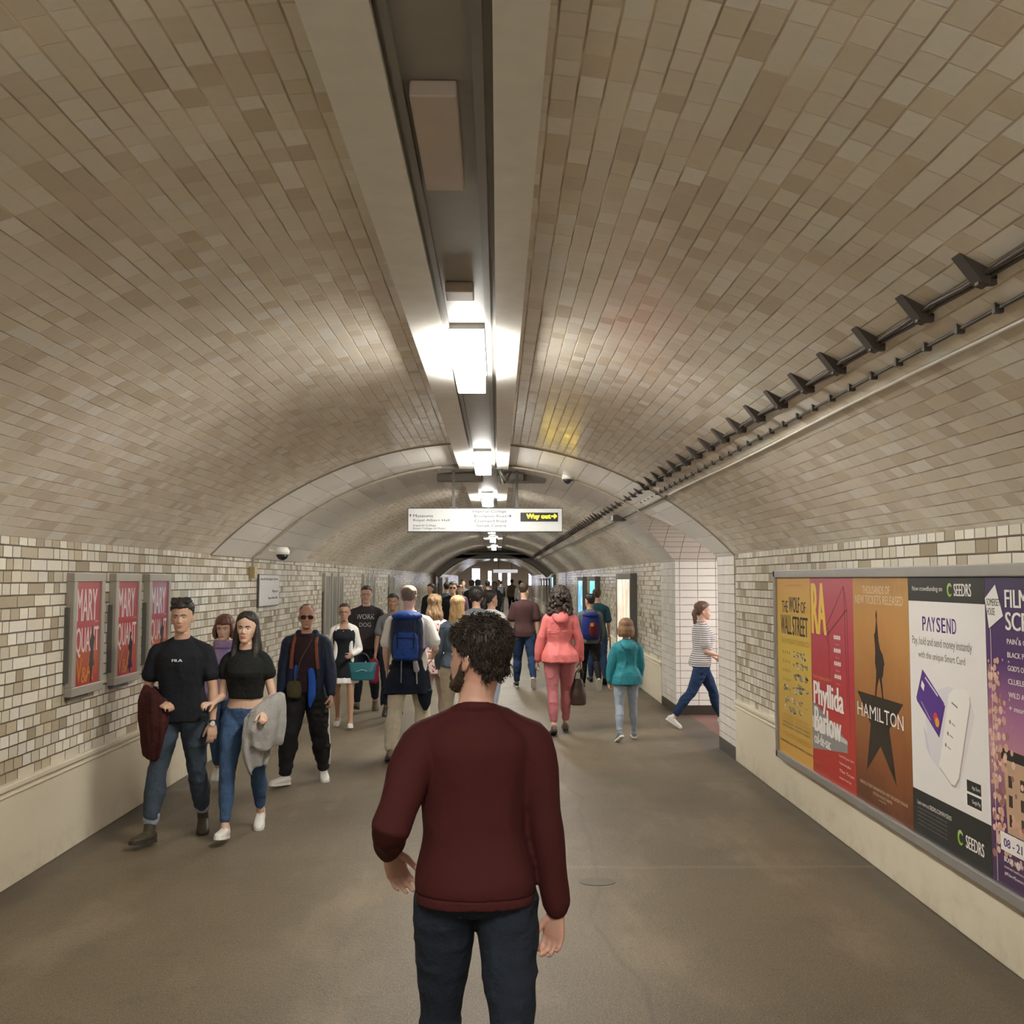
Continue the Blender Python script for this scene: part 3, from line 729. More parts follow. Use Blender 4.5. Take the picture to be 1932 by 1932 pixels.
a.line(.045, .065, .085, .065, .008, K_INKB2, .0352); a.line(1.06, .22, 1.10, .22, .008, K_INKB2, .0352); a.line(.10, .125, 1.05, .125, .002, K_LGREY, .0352); art_child('lettering', a, t)

# ---- hanging direction sign
SX0, SX1, SZ0, SZ1, SY = -1.125, .80, 2.435, 2.735, 12.75
t = empty('hanging_sign', label='long white hanging direction sign with a lit yellow Way out', cat='sign'); t.matrix_world = M_face(SX0, SY - .05, SZ0)
WS, HS = SX1 - SX0, SZ1 - SZ0
mb = MB(); mb.box(0, WS, 0, HS, -.10, 0); bevel(mb.build('case', M_sframe, t), .004)
MB().box(.010, WS - .010, .010, HS - .010, 0, .004).build('sign_face', plain('sign_white', (.50, .505, .50), .3, emit=(1, 1, .98), es=.05), t)
a = Art(WS, HS, .0045)
K = K_INKB2
def arrow(x, y, s, d):
    if d == 'up': a.line(x, y + s, x, y - s, s * .35, K); a.line(x - s * .7, y - s * .2, x + .001, y - s, s * .35, K); a.line(x + s * .7, y - s * .2, x, y - s, s * .35, K)
    else: a.line(x - s, y, x + s, y, s * .3, K); a.line(x + s * .2, y - s * .7, x + s, y, s * .35, K); a.line(x + s * .2, y + s * .7, x + s, y, s * .35, K)
arrow(.035, .098, .018, 'up'); arrow(1.262, .10, .022, 'r')
def tx(s_, x0, x1, yb, h, m=K, b=.0): a.text(s_, x0, yb - h, x1, yb, m, b, z=.006)
tx('Museums', .07, .315, .117, .036); tx('Royal Albert Hall', .07, .52, .175, .036); tx('Imperial College', .07, .355, .235, .028); tx('Royal College of Music', .07, .47, .272, .028)
tx('Imperial College', .81, 1.225, .067, .042); tx('Brompton Road', .825, 1.225, .127, .042); tx('Cromwell Road', .83, 1.225, .18, .034); tx('Ismaili Centre', .86, 1.225, .238, .034)
for x in (.675, 1.295): a.line(x, .0, x, HS, .003, K_LGREY)
art_child('lettering', a, t)
MB().box(1.40, 1.865, .132, .242, .004, .010).build('display', K_BLK, t)
M_led = plain('led_yellow', (.9, .75, .1), .4, emit=(1.0, .66, .0), es=13)
a = Art(WS, HS, .0115); a.text('Way out', 1.475, .075, 1.775, .148, M_led, .018, z=.0115)
a.line(1.785, .103, 1.845, .103, .012, M_led); a.line(1.82, .08, 1.846, .103, .012, M_led); a.line(1.82, .126, 1.846, .103, .012, M_led)
o = art_child('lit_lettering', a, t); o['label'] = 'glowing yellow Way out lettering'
for x in (.565, 1.355):
    mb = MB(); mb.box(x - .017, x + .017, HS, .79, -.065, -.03); mb.box(x - .04, x + .04, HS, HS + .015, -.09, -.0); bevel(mb.build('hanging_post', M_dgrey, t), .003)
mb = MB(); mb.box(.40, .74, .78, .86, -.09, .0); mb.box(1.15, 1.52, .78, .86, -.09, -.0); bevel(mb.build('mounting_channel', M_dgrey, t), .004)
# services crossing the ceiling above the sign
M_mid = plain('mid_grey_metal', (.26, .245, .22), .5)
mb = MB()
mb.box(-.72, .50, 12.35, 12.62, 3.19, 3.25, M_mid); mb.box(-.80, -.2, 13.25, 13.5, 3.13, 3.22, M_conc); mb.box(.02, .62, 13.2, 13.55, 3.12, 3.20, M_mid)
bevel(tag(mb.build('service_duct'), 'grey metal service duct crossing the ceiling above the hanging sign', 'duct'), .006)
o = tag(MB().box(.10, .32, 12.98, 13.17, 3.12, 3.2).build('junction_box', M_mid), 'grey junction box on the ceiling right of the second light', 'junction box'); bevel(o, .008)
mb = MB(); mb.tube([(.0, 12.4, 3.2), (.03, 12.2, 3.08), (.06, 12.15, 2.98), (.10, 12.25, 3.02), (.14, 12.5, 3.13)], .012); mb.tube([(.05, 12.4, 3.2), (.02, 12.1, 3.12), (.09, 12.1, 3.03), (.16, 12.3, 3.14)], .012)
tag(mb.build('cable', M_dgrey, smooth=True), 'looped dark cables dangling from the ceiling beside the second light', 'cable')

# ---- pipes and cables on the vault
def vp(x, y, off=0.0): return Vector((x, y, vz(x) - off))
def arch_pts(a0, a1, y, off, n=50):
    return [Vector((XC + (RV - off) * math.sin(a), y, ZC + (RV - off) * math.cos(a))) for a in [a0 + (a1 - a0) * i / n for i in range(n + 1)]]
mb = MB(); P = arch_pts(-A0 + .035, -.12, 12.28, .045); P = [Vector((XL + .03, 12.28, 2.0)), Vector((XL + .035, 12.28, 2.12))] + P; mb.tube(P, .016, N=8)
P = arch_pts(.09, .36, 12.28, .045, 20); mb.tube(P, .014, N=8)
tag(mb.build('conduit', plain('conduit_pale', (.42, .37, .29), .45), smooth=True), 'thin pale conduit curving up the white arch from the left wall camera', 'conduit')
mb = MB(); mb.tube(arch_pts(.36, .60, 12.28, .045, 20), .012, N=8); tag(mb.build('conduit', plain('conduit_pale', (0, 0, 0)), smooth=True), 'thin pale conduit on the right half of the white arch', 'conduit')
o = tag(bevel(MB().box(XL, XL + .07, 12.22, 12.36, 1.86, 2.0).build('junction_box', plain('ochre_box', (.38, .30, .14), .5)), .006), 'small ochre junction box on the left wall above the direction sign', 'junction box')
def cctv(name, M, lab):
    t = empty(name, label=lab, cat='security camera'); t.matrix_world = M
    mb = MB(); mb.tube([(0, 0, 0), (.0, -.12, -.02)], .022); mb.build('bracket', M_white, t, True)
    rings = []
    for z, r in ((.045, .03), (.04, .065), (.0, .085), (-.045, .085)): rings.append([Vector((r * math.cos(a), -.16 + r * math.sin(a), z)) for a in [2 * PI * k / 20 for k in range(20)]])
    MB().loft(rings).build('housing', M_white, t, True)
    rings = []
    for z, r in ((-.045, .074), (-.075, .066), (-.10, .045), (-.115, .015)): rings.append([Vector((r * math.cos(a), -.16 + r * math.sin(a), z)) for a in [2 * PI * k / 20 for k in range(20)]])
    MB().loft(rings).build('dome', plain('smoked_dome', (.02, .02, .03), .08), t, True)
cctv('security_camera', Matrix.Translation((-2.74, 12.28, 2.19)) @ Matrix.Rotation(PI / 2, 4, 'Z'), 'white dome security camera at the foot of the white arch, left wall')
cctv('security_camera', Matrix.Translation((.83, 12.38, 3.085)) @ Matrix.Scale(.8, 4), 'small dome security camera on the right side of the white arch')
# cable run on triangular iron brackets
t = empty('cable_run', (0, 0, 0), label='long run of dark cables on triangular iron brackets along the right vault', cat='cable run')
mb = MB()
for k, (x, r, o_) in enumerate(((1.515, .009, .018), (1.535, .007, .014))):
    P = [vp(x + .004 * math.sin(i * 1.7 + k), 1.2 + i * .46 * .5, o_ + (.006 if i % 2 else 0)) for i in range(200)]
    mb.tube(P, r, N=6)
mb.build('cable', M_iron, t, True)
def brk():
    mb = MB(); n = Vector((math.sin(.5), 0, math.cos(.5)))
    x0 = 1.42; a = (x0 - XC) / RV
    pts = [vp(1.435, 0, .0), vp(1.535, 0, 0), vp(1.53, 0, .05), vp(1.505, 0, .055)]
    mb.loft([[p + Vector((0, -.03, 0)) for p in pts], [p + Vector((0, .03, 0)) for p in pts]])
    mb.box(1.50, 1.56, -.012, .012, vz(1.53) - .045, vz(1.53) + .02)
    return mb
b0 = brk().build('bracket', M_iron, t); b0.location.y = 3.14
for i in range(1, 95):
    b = b0.copy(); COL.objects.link(b); b.location.y = 3.14 + i * .463
b = b0.copy(); COL.objects.link(b); b.location.y = 3.14 - .463
t = empty('clipped_cable', (0, 0, 0), label='dark cable held by round clips, below the bracketed cable run', cat='cable')
MB().tube([vp(1.645, 1.4 + i, .011) for i in range(12)], .007, N=6).build('cable', M_iron, t, True)
c0 = MB().box(1.63, 1.66, -.010, .010, vz(1.645) - .026, vz(1.645) + .02).build('clip', M_iron, t); c0.location.y = 1.9
for i in range(1, 36):
    c = c0.copy(); COL.objects.link(c); c.location.y = 1.9 + i * .28
tag(MB().tube([vp(1.715 + .005 * math.sin(i), 1.2 + i * .75, .012) for i in range(13)], .0085, N=8).build('conduit', plain('conduit_white', (.72, .68, .6), .4), smooth=True), 'long pale conduit below the dark cables on the right vault', 'conduit')
tag(MB().tube([vp(1.70, 10.3 + i, .03) for i in range(36)], .013, N=6).build('cable', M_iron, smooth=True), 'dark cable continuing along the right vault past the white arch', 'cable')
tag(bevel(MB().box(1.57, 1.75, 14.0, 14.2, vz(1.66) - .09, vz(1.66) - .01).build('junction_box', M_dgrey), .008), 'dark junction box on the cables right of the hanging sign', 'junction box')
tag(MB().tube([vp(-.2 + .003 * math.sin(i), 48.8 + i * 2, .1) for i in range(13)], .02, N=6).build('cable', M_dgrey, smooth=True), 'cable along the ceiling beyond the cross beam', 'cable')
# far white sign in the hall mouth
t = empty('hanging_sign', label='far white hanging sign above the distant crowd', cat='sign'); t.matrix_world = M_face(-.40, 78, 2.32)
MB().box(0, 1.9, 0, .30, -.08, 0).build('case', M_sframe, t); MB().box(.02, 1.88, .02, .28, 0, .01).build('sign_face', plain('far_sign_face', (.7, .7, .7), .3, emit=(1, 1, 1), es=.35), t)
mb = MB(); mb.box(.4, .44, .3, 1.88, -.06, -.02); mb.box(1.4, 1.44, .3, 1.88, -.06, -.02); mb.build('hanging_post', M_dgrey, t)
# dark utility cover in the floor
t = tag(MB().loft([[Vector((0.61 + .11 * math.cos(a), 6.40 + .08 * math.sin(a), z)) for a in [2 * PI * k / 24 for k in range(24)]] for z in (.0005, .003)]).build('floor_cover', plain('cover_worn', (.085, .07, .05), .5)), 'small worn round cover plate in the floor right of the man in maroon', 'floor cover')

# ------------------------------------------------------------------ people
def remesh(mb, voxel, smooth=3, name='m', fac=.5):
    me = mb.mesh('tmp'); me.validate()
    o = bpy.data.objects.new('tmp', me); COL.objects.link(o)
    m = o.modifiers.new('r', 'REMESH'); m.mode = 'VOXEL'; m.voxel_size = voxel; m.adaptivity = 0
    if smooth: q = o.modifiers.new('s', 'SMOOTH'); q.factor = fac; q.iterations = smooth
    dg = bpy.context.evaluated_depsgraph_get(); dg.update()
    out = bpy.data.meshes.new_from_object(o.evaluated_get(dg)); out.name = name
    out.materials.clear()
    bpy.data.objects.remove(o); bpy.data.meshes.remove(me)
    return out
def get_v(me):
    a = np.empty(len(me.vertices) * 3); me.vertices.foreach_get('co', a); return a.reshape(-1, 3)
def set_v(me, a): me.vertices.foreach_set('co', a.ravel()); me.update()
def get_n(me):
    a = np.empty(len(me.vertices) * 3); me.vertices.foreach_get('normal', a); return a.reshape(-1, 3)
def vnoise(P, scale, seed=0):
    """cheap smooth value noise, numpy"""
    Q = P * scale + 100 + seed * 13.7; I = np.floor(Q).astype(int); F = Q - I; F = F * F * (3 - 2 * F); r = 0
    for dx in (0, 1):
        for dy in (0, 1):
            for dz in (0, 1):
                h = (I[:, 0] + dx) * 374761393 + (I[:, 1] + dy) * 668265263 + (I[:, 2] + dz) * 1274126177 + seed * 974711
                h = (h ^ (h >> 13)) * 1103515245; h = (h ^ (h >> 16)) & 0xffff
                wt = (F[:, 0] if dx else 1 - F[:, 0]) * (F[:, 1] if dy else 1 - F[:, 1]) * (F[:, 2] if dz else 1 - F[:, 2])
                r = r + wt * (h / 65535.0)
    return r - .5
def finish(me, mat, name, parent, smooth=True):
    me.materials.append(mat)
    me.polygons.foreach_set('use_smooth', [smooth] * len(me.polygons))
    return link(name, me, parent)

def ell(c, ax, ay, rx, ry, N=20, p=1.0):
    out = []
    for i in range(N):
        t = 2 * PI * i / N; a, b = math.cos(t), math.sin(t)
        if p != 1: a = math.copysign(abs(a) ** p, a); b = math.copysign(abs(b) ** p, b)
        out.append(c + ax * (rx * a) + ay * (ry * b))
    return out

SKIN = {}
def skin(name, c):
    if name in SKIN: return SKIN[name]
    n = NT('skin_' + name); o = n.coord('Object')
    n.base(n.mix(n.noise(o, 14, 3), tuple(x * .88 for x in c), c)); n.rough(.48)
    n.b.inputs['Subsurface Weight'].default_value = .12; n.b.inputs['Subsurface Radius'].default_value = (.012, .005, .003); n.b.inputs['Subsurface Scale'].default_value = .6
    SKIN[name] = n.mat; return n.mat
def hair_mat(name, c, c2=None):
    k = 'hair_' + name
    if k in _cache: return _cache[k]
    n = NT(k); o = n.coord('Object'); f = n.noise(n.mapping(o, (55, 55, 6)), 2.2, 3, .6); f2 = n.noise(o, 20, 3, .6)
    n.base(n.mix(f, tuple(x * .5 for x in c), c2 or tuple(min(1, x * 1.5) for x in c))); n.rough(.5)
    n.bump(n.math('ADD', f, f2), .5, .008); _cache[k] = n.mat; return n.mat
SK_P = skin('pale', (.66, .42, .32)); SK_T = skin('tan', (.55, .34, .235)); SK_A = skin('light', (.64, .43, .32)); SK_D = skin('brown', (.30, .165, .10))
H_BLK = hair_mat('black', (.020, .016, .014)); H_DBR = hair_mat('dark_brown', (.045, .028, .018)); H_BR = hair_mat('brown', (.12, .065, .035)); H_BLO = hair_mat('blond', (.42, .27, .12)); H_LBR = hair_mat('light_brown', (.27, .17, .09)); H_AUB = hair_mat('auburn', (.12, .045, .03)); H_GR = hair_mat('grey_brown', (.16, .12, .09)); H_LOB = hair_mat('golden_brown', (.21, .12, .06))

TORSO = [ # t(height above hip joint), rx, ry, yc   for height 1.75
    (-.075, .085, .075, -.005), (-.04, .150, .105, -.012), (.02, .165, .118, -.015), (.08, .158, .108, -.008), (.17, .140, .098, .004), (.26, .146, .103, .008),
    (.36, .163, .114, .010), (.43, .165, .112, .002), (.47, .152, .100, -.008), (.50, .120, .084, -.014), (.525, .085, .070, -.016), (.55, .066, .060, -.012), (.575, .058, .057, -.004), (.60, .054, .055, .004), (.64, .052, .055, .014)]

class Person:
    def __init__(s, loc, heading, H=1.75, fem=0.0, build=1.0, lean=0.0, twist=0.0, sway=0.0, legs=None, arms=None, head=(0, 0, 0), hands=None, voxel=.006, label='', group=None, sk=SK_T, name='person', foot_out=8, fat=0.0, headscale=1.0, child=False):
        s.sc = k = H / 1.75; s.H = H; s.fem = fem; s.bw = build; s.vox = voxel; s.fat = fat
        s.root = empty(name, (loc[0], loc[1], 0), heading, label, 'person', group)
        s.hs = headscale / k * (k ** .35) if child or H < 1.5 else headscale * (1.0 if H >= 1.6 else 1.03)
        s.lean, s.twist = R_(lean), R_(twist); s.sk = sk
        legs = legs or {'L': (0, 2, 0, 1, 0), 'R': (0, 2, 0, 1, 0)}; arms = arms or {'L': (0, 8, 5, 4), 'R': (0, 8, 5, 4)}
        s.arms = arms; s.hands = hands or {}
        hipw = (.092 + .004 * fem) ; shw = (.168 - .018 * fem) * build
        TH, SH, AN = .425, .410, .080
        def dirv(f, o, sg):
            f, o = R_(f), R_(o)
            return Vector((sg * math.sin(o), math.sin(f) * math.cos(o), -math.cos(f) * math.cos(o)))
        s.J = {}; low = 1e9
        for side, sg in (('L', -1), ('R', 1)):
            tf, to, sf, so, fp = legs[side][:5]
            hip = Vector((sg * hipw, 0, 0)); kn = hip + dirv(tf, to, sg) * TH; an = kn + dirv(sf, so, sg) * SH
            yaw = R_(foot_out) * sg if len(legs[side]) < 6 else R_(legs[side][5])
            # foot pitch: + toe down (heel raised)
            fd = Vector((math.sin(yaw) * math.cos(R_(fp)), math.cos(yaw) * math.cos(R_(fp)), -math.sin(R_(fp)))); fu = Vector((math.sin(yaw) * math.sin(R_(fp)), math.cos(yaw) * math.sin(R_(fp)), math.cos(R_(fp))))
            s.J['hip' + side], s.J['kn' + side], s.J['an' + side], s.J['fd' + side], s.J['fu' + side] = hip, kn, an, fd, fu
            for q in (-.065, .155): low = min(low, (an + fd * q - fu * AN).z)
        s.pz = -low
        for kk in list(s.J):
            if kk[:2] in ('hi', 'kn', 'an'): s.J[kk] = s.J[kk] + Vector((0, 0, s.pz))
        s.torso0 = Vector((0, 0, s.pz))
        for side, sg in (('L', -1), ('R', 1)):
            uf, uo, ff, fo = arms[side][:4]
            sh = s.tp(Vector((sg * shw, -.008, .458)))
            rot = Matrix.Rotation(s.twist, 3, 'Z')
            ud = rot @ dirv(uf, uo, sg); fd = rot @ dirv(ff, fo, sg)
            el = sh + ud * .285; wr = el + fd * .25
            s.J['sh' + side], s.J['el' + side], s.J['wr' + side], s.J['ud' + side], s.J['ad' + side] = sh, el, wr, ud, fd
        # head frame
        yaw, pitch, roll = (R_(v) for v in head)
        hr = Matrix.Rotation(s.twist * .6 + yaw, 3, 'Z') @ Matrix.Rotation(-pitch, 3, 'X') @ Matrix.Rotation(roll, 3, 'Y')
        s.HR = hr; s.HO = s.tp(Vector((0, .012, .634)))   # skull base point
        s.Hc = s.HO
        s.scale_mat = Matrix.Scale(k, 3)
    def tp(s, p):
        """torso point (height above hip joint in z) -> body frame"""
        t = max(0, min(1, p.z / .5)); r = Matrix.Rotation(s.twist * t, 3, 'Z') @ p
        r = Matrix.Rotation(-s.lean, 3, 'X') @ r
        return r + s.torso0
    def hp(s, p):
        """head point: x side, y forward, z above chin"""
        p = Vector(p) * s.hs
        return s.HO + s.HR @ Vector((p.x, p.y - .012, p.z - .028 * s.hs))
    def torso(s, mb, z0, z1, inf=0.0, shape=None, rs=None, step=.03, N=28, taper=1.0, p=.93, clamp=False):
        zs = np.arange(z0, z1 + .001, step); T = np.array(TORSO); rings = []
        for z in zs:
            ze = max(z, .01) if clamp else z
            rx, ry, yc = (float(np.interp(ze, T[:, 0], T[:, i])) for i in (1, 2, 3))
            if s.fem:
                hipb = math.exp(-((z - .03) / .09) ** 2); ws = math.exp(-((z - .18) / .08) ** 2); ch = 1 if z > .3 else 0
                rx *= 1 + s.fem * (.05 * hipb - .10 * ws - .06 * ch * (z < .53)); ry *= 1 + s.fem * (-.04 * ws)
                bust = math.exp(-((z - .37) / .055) ** 2); yc += s.fem * .016 * bust; ry += s.fem * .016 * bust
            if z < .53: rx *= s.bw
            rx *= 1 + s.fat * math.exp(-((z - .15) / .16) ** 2) ; f = s.fat * .6 * math.exp(-((z - .17) / .14) ** 2); ry *= 1 + f; yc += .3 * ry * f
            i = inf if not callable(inf) else inf(z)
            if z > .5: i = i * .8
            rx += i; ry += i
            c = s.tp(Vector((0, yc, z))); a = (s.tp(Vector((1, yc, z))) - c); b = (s.tp(Vector((0, yc + 1, z))) - c)
            rings.append([v for v in ell(c, a, b, rx, ry, N, p)])
        mb.loft(rings)
    def shoulders(s, mb, inf=0.0):
        for side, sg in (('L', -1), ('R', 1)):
            sh = s.J['sh' + side]
            mb.tube([s.tp(Vector((sg * .035, -.014, .540))), s.tp(Vector((sg * .085, -.014, .510))), s.tp(Vector((sg * .128 * s.bw, -.011, .483))), sh], [.030 + inf * .6, .036 + inf * .7, .043 + inf * .85, .049 * s.bw ** .5 + inf - .003 * s.fem], N=16)
    def arm(s, mb, side, f0=0.0, f1=1.0, inf=0.0, flare=0.0, N=16):
        """f along shoulder(0) - elbow(.53) - wrist(1)"""
        J = s.J; g = 1 - .13 * s.fem; g *= s.bw ** .5
        prof = [(0, .049), (.10, .049), (.25, .045), (.42, .041), (.53, .037), (.62, .038), (.72, .035), (.88, .026), (1, .0235)]
        fs = sorted(set([f0, f1] + [f for f, _ in prof if f0 < f < f1])); P = []; Rr = []
        for f in fs:
            P.append(J['sh' + side].lerp(J['el' + side], f / .53) if f <= .53 else J['el' + side].lerp(J['wr' + side], (f - .53) / .47))
            r = float(np.interp(f, [q[0] for q in prof], [q[1] for q in prof])) * g
            i = inf if not callable(inf) else inf(f)
            Rr.append(r + i + flare * (f - f0) / max(.01, f1 - f0))
        # shave sharp elbow
        mb.tube(P, Rr, N=N)
    def leg(s, mb, side, f0=0.0, f1=1.0, inf=0.0, N=18):
        """f: hip 0, knee .5, ankle 1"""
        J = s.J; g = (1 + .03 * s.fem) * (s.bw ** .4)
        prof = [(-.04, .082), (.03, .091), (.15, .086), (.3, .073), (.42, .060), (.5, .054), (.58, .053), (.68, .056), (.8, .045), (.92, .034), (1, .032)]
        fs = sorted(set([f0, f1] + [f for f, _ in prof if f0 < f < f1])); P = []; Rr = []
        back = Vector((0, -1, 0))
        for f in fs:
            a = J['hip' + side].lerp(J['kn' + side], f / .5) if f <= .5 else J['kn' + side].lerp(J['an' + side], (f - .5) / .5)
            if f > .5: a = a + back * .014 * math.sin(min(1, (f - .5) / .4) * PI) 
            P.append(a); r = float(np.interp(f, [q[0] for q in prof], [q[1] for q in prof])) * g
            i = inf if not callable(inf) else inf(f)
            Rr.append(r + i)
        mb.tube(P, Rr, N=N)
    def hand(s, mb, side):
        J = s.J; sg = -1 if side == 'L' else 1
        h = dict(curl=28, spread=1.0, thumb=35, d=None, n=None, scale=1.0 - .08 * s.fem); h.update(s.hands.get(side, {}))
        d = Vector(h['d']).normalized() if h['d'] else J['ad' + side].normalized()
        n = Vector(h['n']) if h['n'] else Vector((-sg, 0, .0))     # palm normal, by default facing the thigh
        n = (n - d * n.dot(d)).normalized(); sd = n.cross(d) if side == 'L' else d.cross(n)   # thumb side
        if h['n'] is None or True:
            pass
        k = h['scale']; w0 = J['wr' + side]
        def P(a, b, c): return w0 + d * (a * k) + sd * (b * k) + n * (c * k)
        rings = []
        for a, wd, th in ((-.03, .021, .019), (-.01, .024, .018), (.015, .030, .0165), (.045, .037, .0155), (.075, .040, .0135), (.092, .037, .010)):
            rings.append(ell(P(a, .002, 0), sd, n, wd * k, th * k, 16, .85))
        mb.loft(rings)
        cr = R_(h['curl'])
        tips = []
        for i, (b, L, r0) in enumerate(((.029, .072, .0088), (.010, .080, .0092), (-.009, .074, .0088), (-.027, .058, .0078))):
            base = P(.082 - (.004 if i in (0,) else 0) - (.008 if i == 3 else 0), b, 0); ang = R_(6) + cr * .35; pts = [P(.06, b * .9, 0), base]; cur = base
            lat = sd * (math.tan(R_((1.5 - i) * 3.2 * h['spread'])))
            for seg, fr in enumerate((.46, .31, .23)):
                dd = (d + lat) * math.cos(ang) + n * math.sin(ang); cur = cur + dd.normalized() * (L * fr * k); pts.append(cur); ang += cr * (1.1 + .10 * i)
            mb.tube(pts, [r0 * k, r0 * k, r0 * .95 * k, r0 * .88 * k, r0 * .74 * k], N=10); tips.append(cur)
        ta = R_(h['thumb']); td = (d * math.cos(ta) + sd * math.sin(ta) + n * .35).normalized(); td2 = (d * math.cos(ta * .45) + sd * math.sin(ta * .45) + n * (.3 + math.sin(cr) * .6)).normalized()
        p0 = P(.012, .018, .004); p1 = p0 + td * .042 * k; p2 = p1 + td2 * .034 * k; p3 = p2 + (td2 + n * .1 - sd * .1).normalized() * .026 * k
        mb.tube([p0, p1, p2, p3], [.0135 * k, .0118 * k, .0098 * k, .0082 * k], N=10)
        s.J['palm' + side] = P(.07, 0, .02); s.J['hn' + side] = n; s.J['hd' + side] = d; s.J['hs' + side] = sd
    def foot(s, mb, side):
        J = s.J; an, fd, fu = J['an' + side], J['fd' + side], J['fu' + side]; sd = fd.cross(fu)
        rings = []
        for a, wd, h, zc in ((-.055, .026, .028, -.05), (-.03, .032, .042, -.040), (.01, .034, .045, -.037), (.06, .037, .032, -.049), (.11, .040, .022, -.059), (.15, .034, .015, -.066), (.17, .02, .010, -.070)):
            rings.append(ell(an + fd * a + fu * zc, sd, fu, wd, h, 14))
        mb.loft(rings); mb.tube([an + fu * .02, an - fu * .035], [.034, .036])
    def head(s, mb):
        V = s.HR; X = V @ Vector((1.05, 0, 0)) * s.hs; Y = V @ Vector((0, 1, 0)) * s.hs
        fm = s.fem
        prof = [(-.004, .018, .022, .066), (.008, .034 - .004 * fm, .036, .060), (.025, .046 - .005 * fm, .055, .044), (.045, .055 - .004 * fm, .068, .030), (.07, .062 - .002 * fm, .080, .018), (.095, .067, .087, .010), (.12, .071, .092, .004),
                (.145, .0745, .096, .0), (.165, .0755, .097, -.003), (.185, .072, .092, -.005), (.203, .062, .080, -.006), (.218, .045, .060, -.007), (.228, .024, .034, -.007)]
        mb.loft([ell(s.hp((0, yc, z)), X, Y, rx, ry, 24, .94) for z, rx, ry, yc in prof])
        # neck into skull
        mb.tube([s.tp(Vector((0, -.008, .54))), s.tp(Vector((0, .0, .585))), s.hp((0, -.008, .03)), s.hp((0, -.015, .07))], [.062, .054 - .007 * fm, .052 - .006 * fm, .055 - .004 * fm], N=18)
        # nose, ears
        mb.tube([s.hp((0, .086, .125)), s.hp((0, .096, .105)), s.hp((0, .106, .088)), s.hp((0, .108, .078))], [.006, .0075, .009, .0115 - .002 * fm], N=10)
        for q in (-1, 1):
            mb.ball(s.hp((q * .011, .099, .076)), .0075 * s.hs)
            rings = []
            for a, w_, h_ in ((.0, .012, .024), (.008, .016, .030), (.014, .015, .029), (.019, .009, .022)):
                c = s.hp((q * (.068 + a), -.004 - a * .6, .098)); rings.append(ell(c, Y, s.HR @ Vector((0, -.25, 1)) * s.hs, w_, h_, 14))
            mb.loft(rings)
    def face_disp(s, me):
        """push eye sockets, lips, chin into shape (works on body-frame vertices)"""
        v = get_v(me); HR = np.array(s.HR); O = np.array(s.HO)
        L = ((v - O) @ HR) / s.hs + np.array([0, .012, .028])
        m = (L[:, 2] > -.03) & (L[:, 2] < .25) & (L[:, 1] > .02) & (np.abs(L[:, 0]) < .09)
        D = np.zeros_like(L)
        def g(c, r, d, both=True):
            for q in ((-1, 1) if both else (1,)):
                cc = np.array([c[0] * q, c[1], c[2]]); dd = np.array([d[0] * q, d[1], d[2]])
                wt = np.exp(-(((L - cc) / np.array(r)) ** 2).sum(1)); D[:] += wt[:, None] * dd
        g((.030, .085, .113), (.017, .04, .010), (0, -.013, 0))       # sockets
        g((.027, .09, .130), (.022, .03, .007), (0, .006 - .003 * s.fem, 0))  # brow
        g((.036, .075, .080), (.020, .03, .018), (.002, .006, 0))     # cheeks
        g((0, .10, .054), (.022, .03, .0055), (0, .008, 0), False)    # upper lip
        g((0, .10, .042), (.018, .03, .0055), (0, .009, 0), False)    # lower lip
        g((0, .10, .0485), (.022, .03, .0022), (0, -.005, 0), False)
        g((0, .09, .030), (.025, .03, .007), (0, -.005, 0), False)
        g((0, .09, .012), (.020, .04, .012), (0, .006 * (1 - s.fem * .5), 0), False)
        g((.055, .05, .055), (.015, .04, .025), (-.004, 0, 0))
        D[~m] = 0
        set_v(me, v + (D * s.hs) @ HR.T)
    def make_body(s, legs=True, feet=True, fullpants=True, torso_inf=-.002, smooth=3):
        mb = MB(); s.torso(mb, -.06, .61, torso_inf); s.shoulders(mb, -.003)
        for side in 'LR':
            s.arm(mb, side, inf=-.001); s.hand(mb, side)
            if legs: s.leg(mb, side, -.04, 1.0, inf=lambda f: -.008 if .0 < f < .9 and fullpants else -.003)
            if feet: s.foot(mb, side)
        s.head(mb)
        me = remesh(mb, s.vox, smooth, 'body'); 
        if s.vox < .012: s.face_disp(me)
        s.sm(me); s.body = finish(me, s.sk, 'body', s.root); return s.body
    def sm(s, me):
        set_v(me, get_v(me) * s.sc)
    def garment(s, mb, name, mat, vox=None, smooth=3, wr=.0, wscale=9, parent=None, seed=1, stretch=(1, 1, .55), fac=.5):
        me = remesh(mb, vox or max(s.vox * 1.15, .0075), smooth, name, fac)
        if wr:
            wr = wr * 1.5; v = get_v(me); n = get_n(me); st = np.array(stretch)
            a = vnoise(v * st, wscale, seed); b = vnoise(v * st, wscale * 2.3, seed + 5)
            r = (1 - np.abs(a) * 4) * .6 + b * .35
            set_v(me, v + n * (r * wr)[:, None])
        s.sm(me)
        return finish(me, mat, name, parent or s.root)
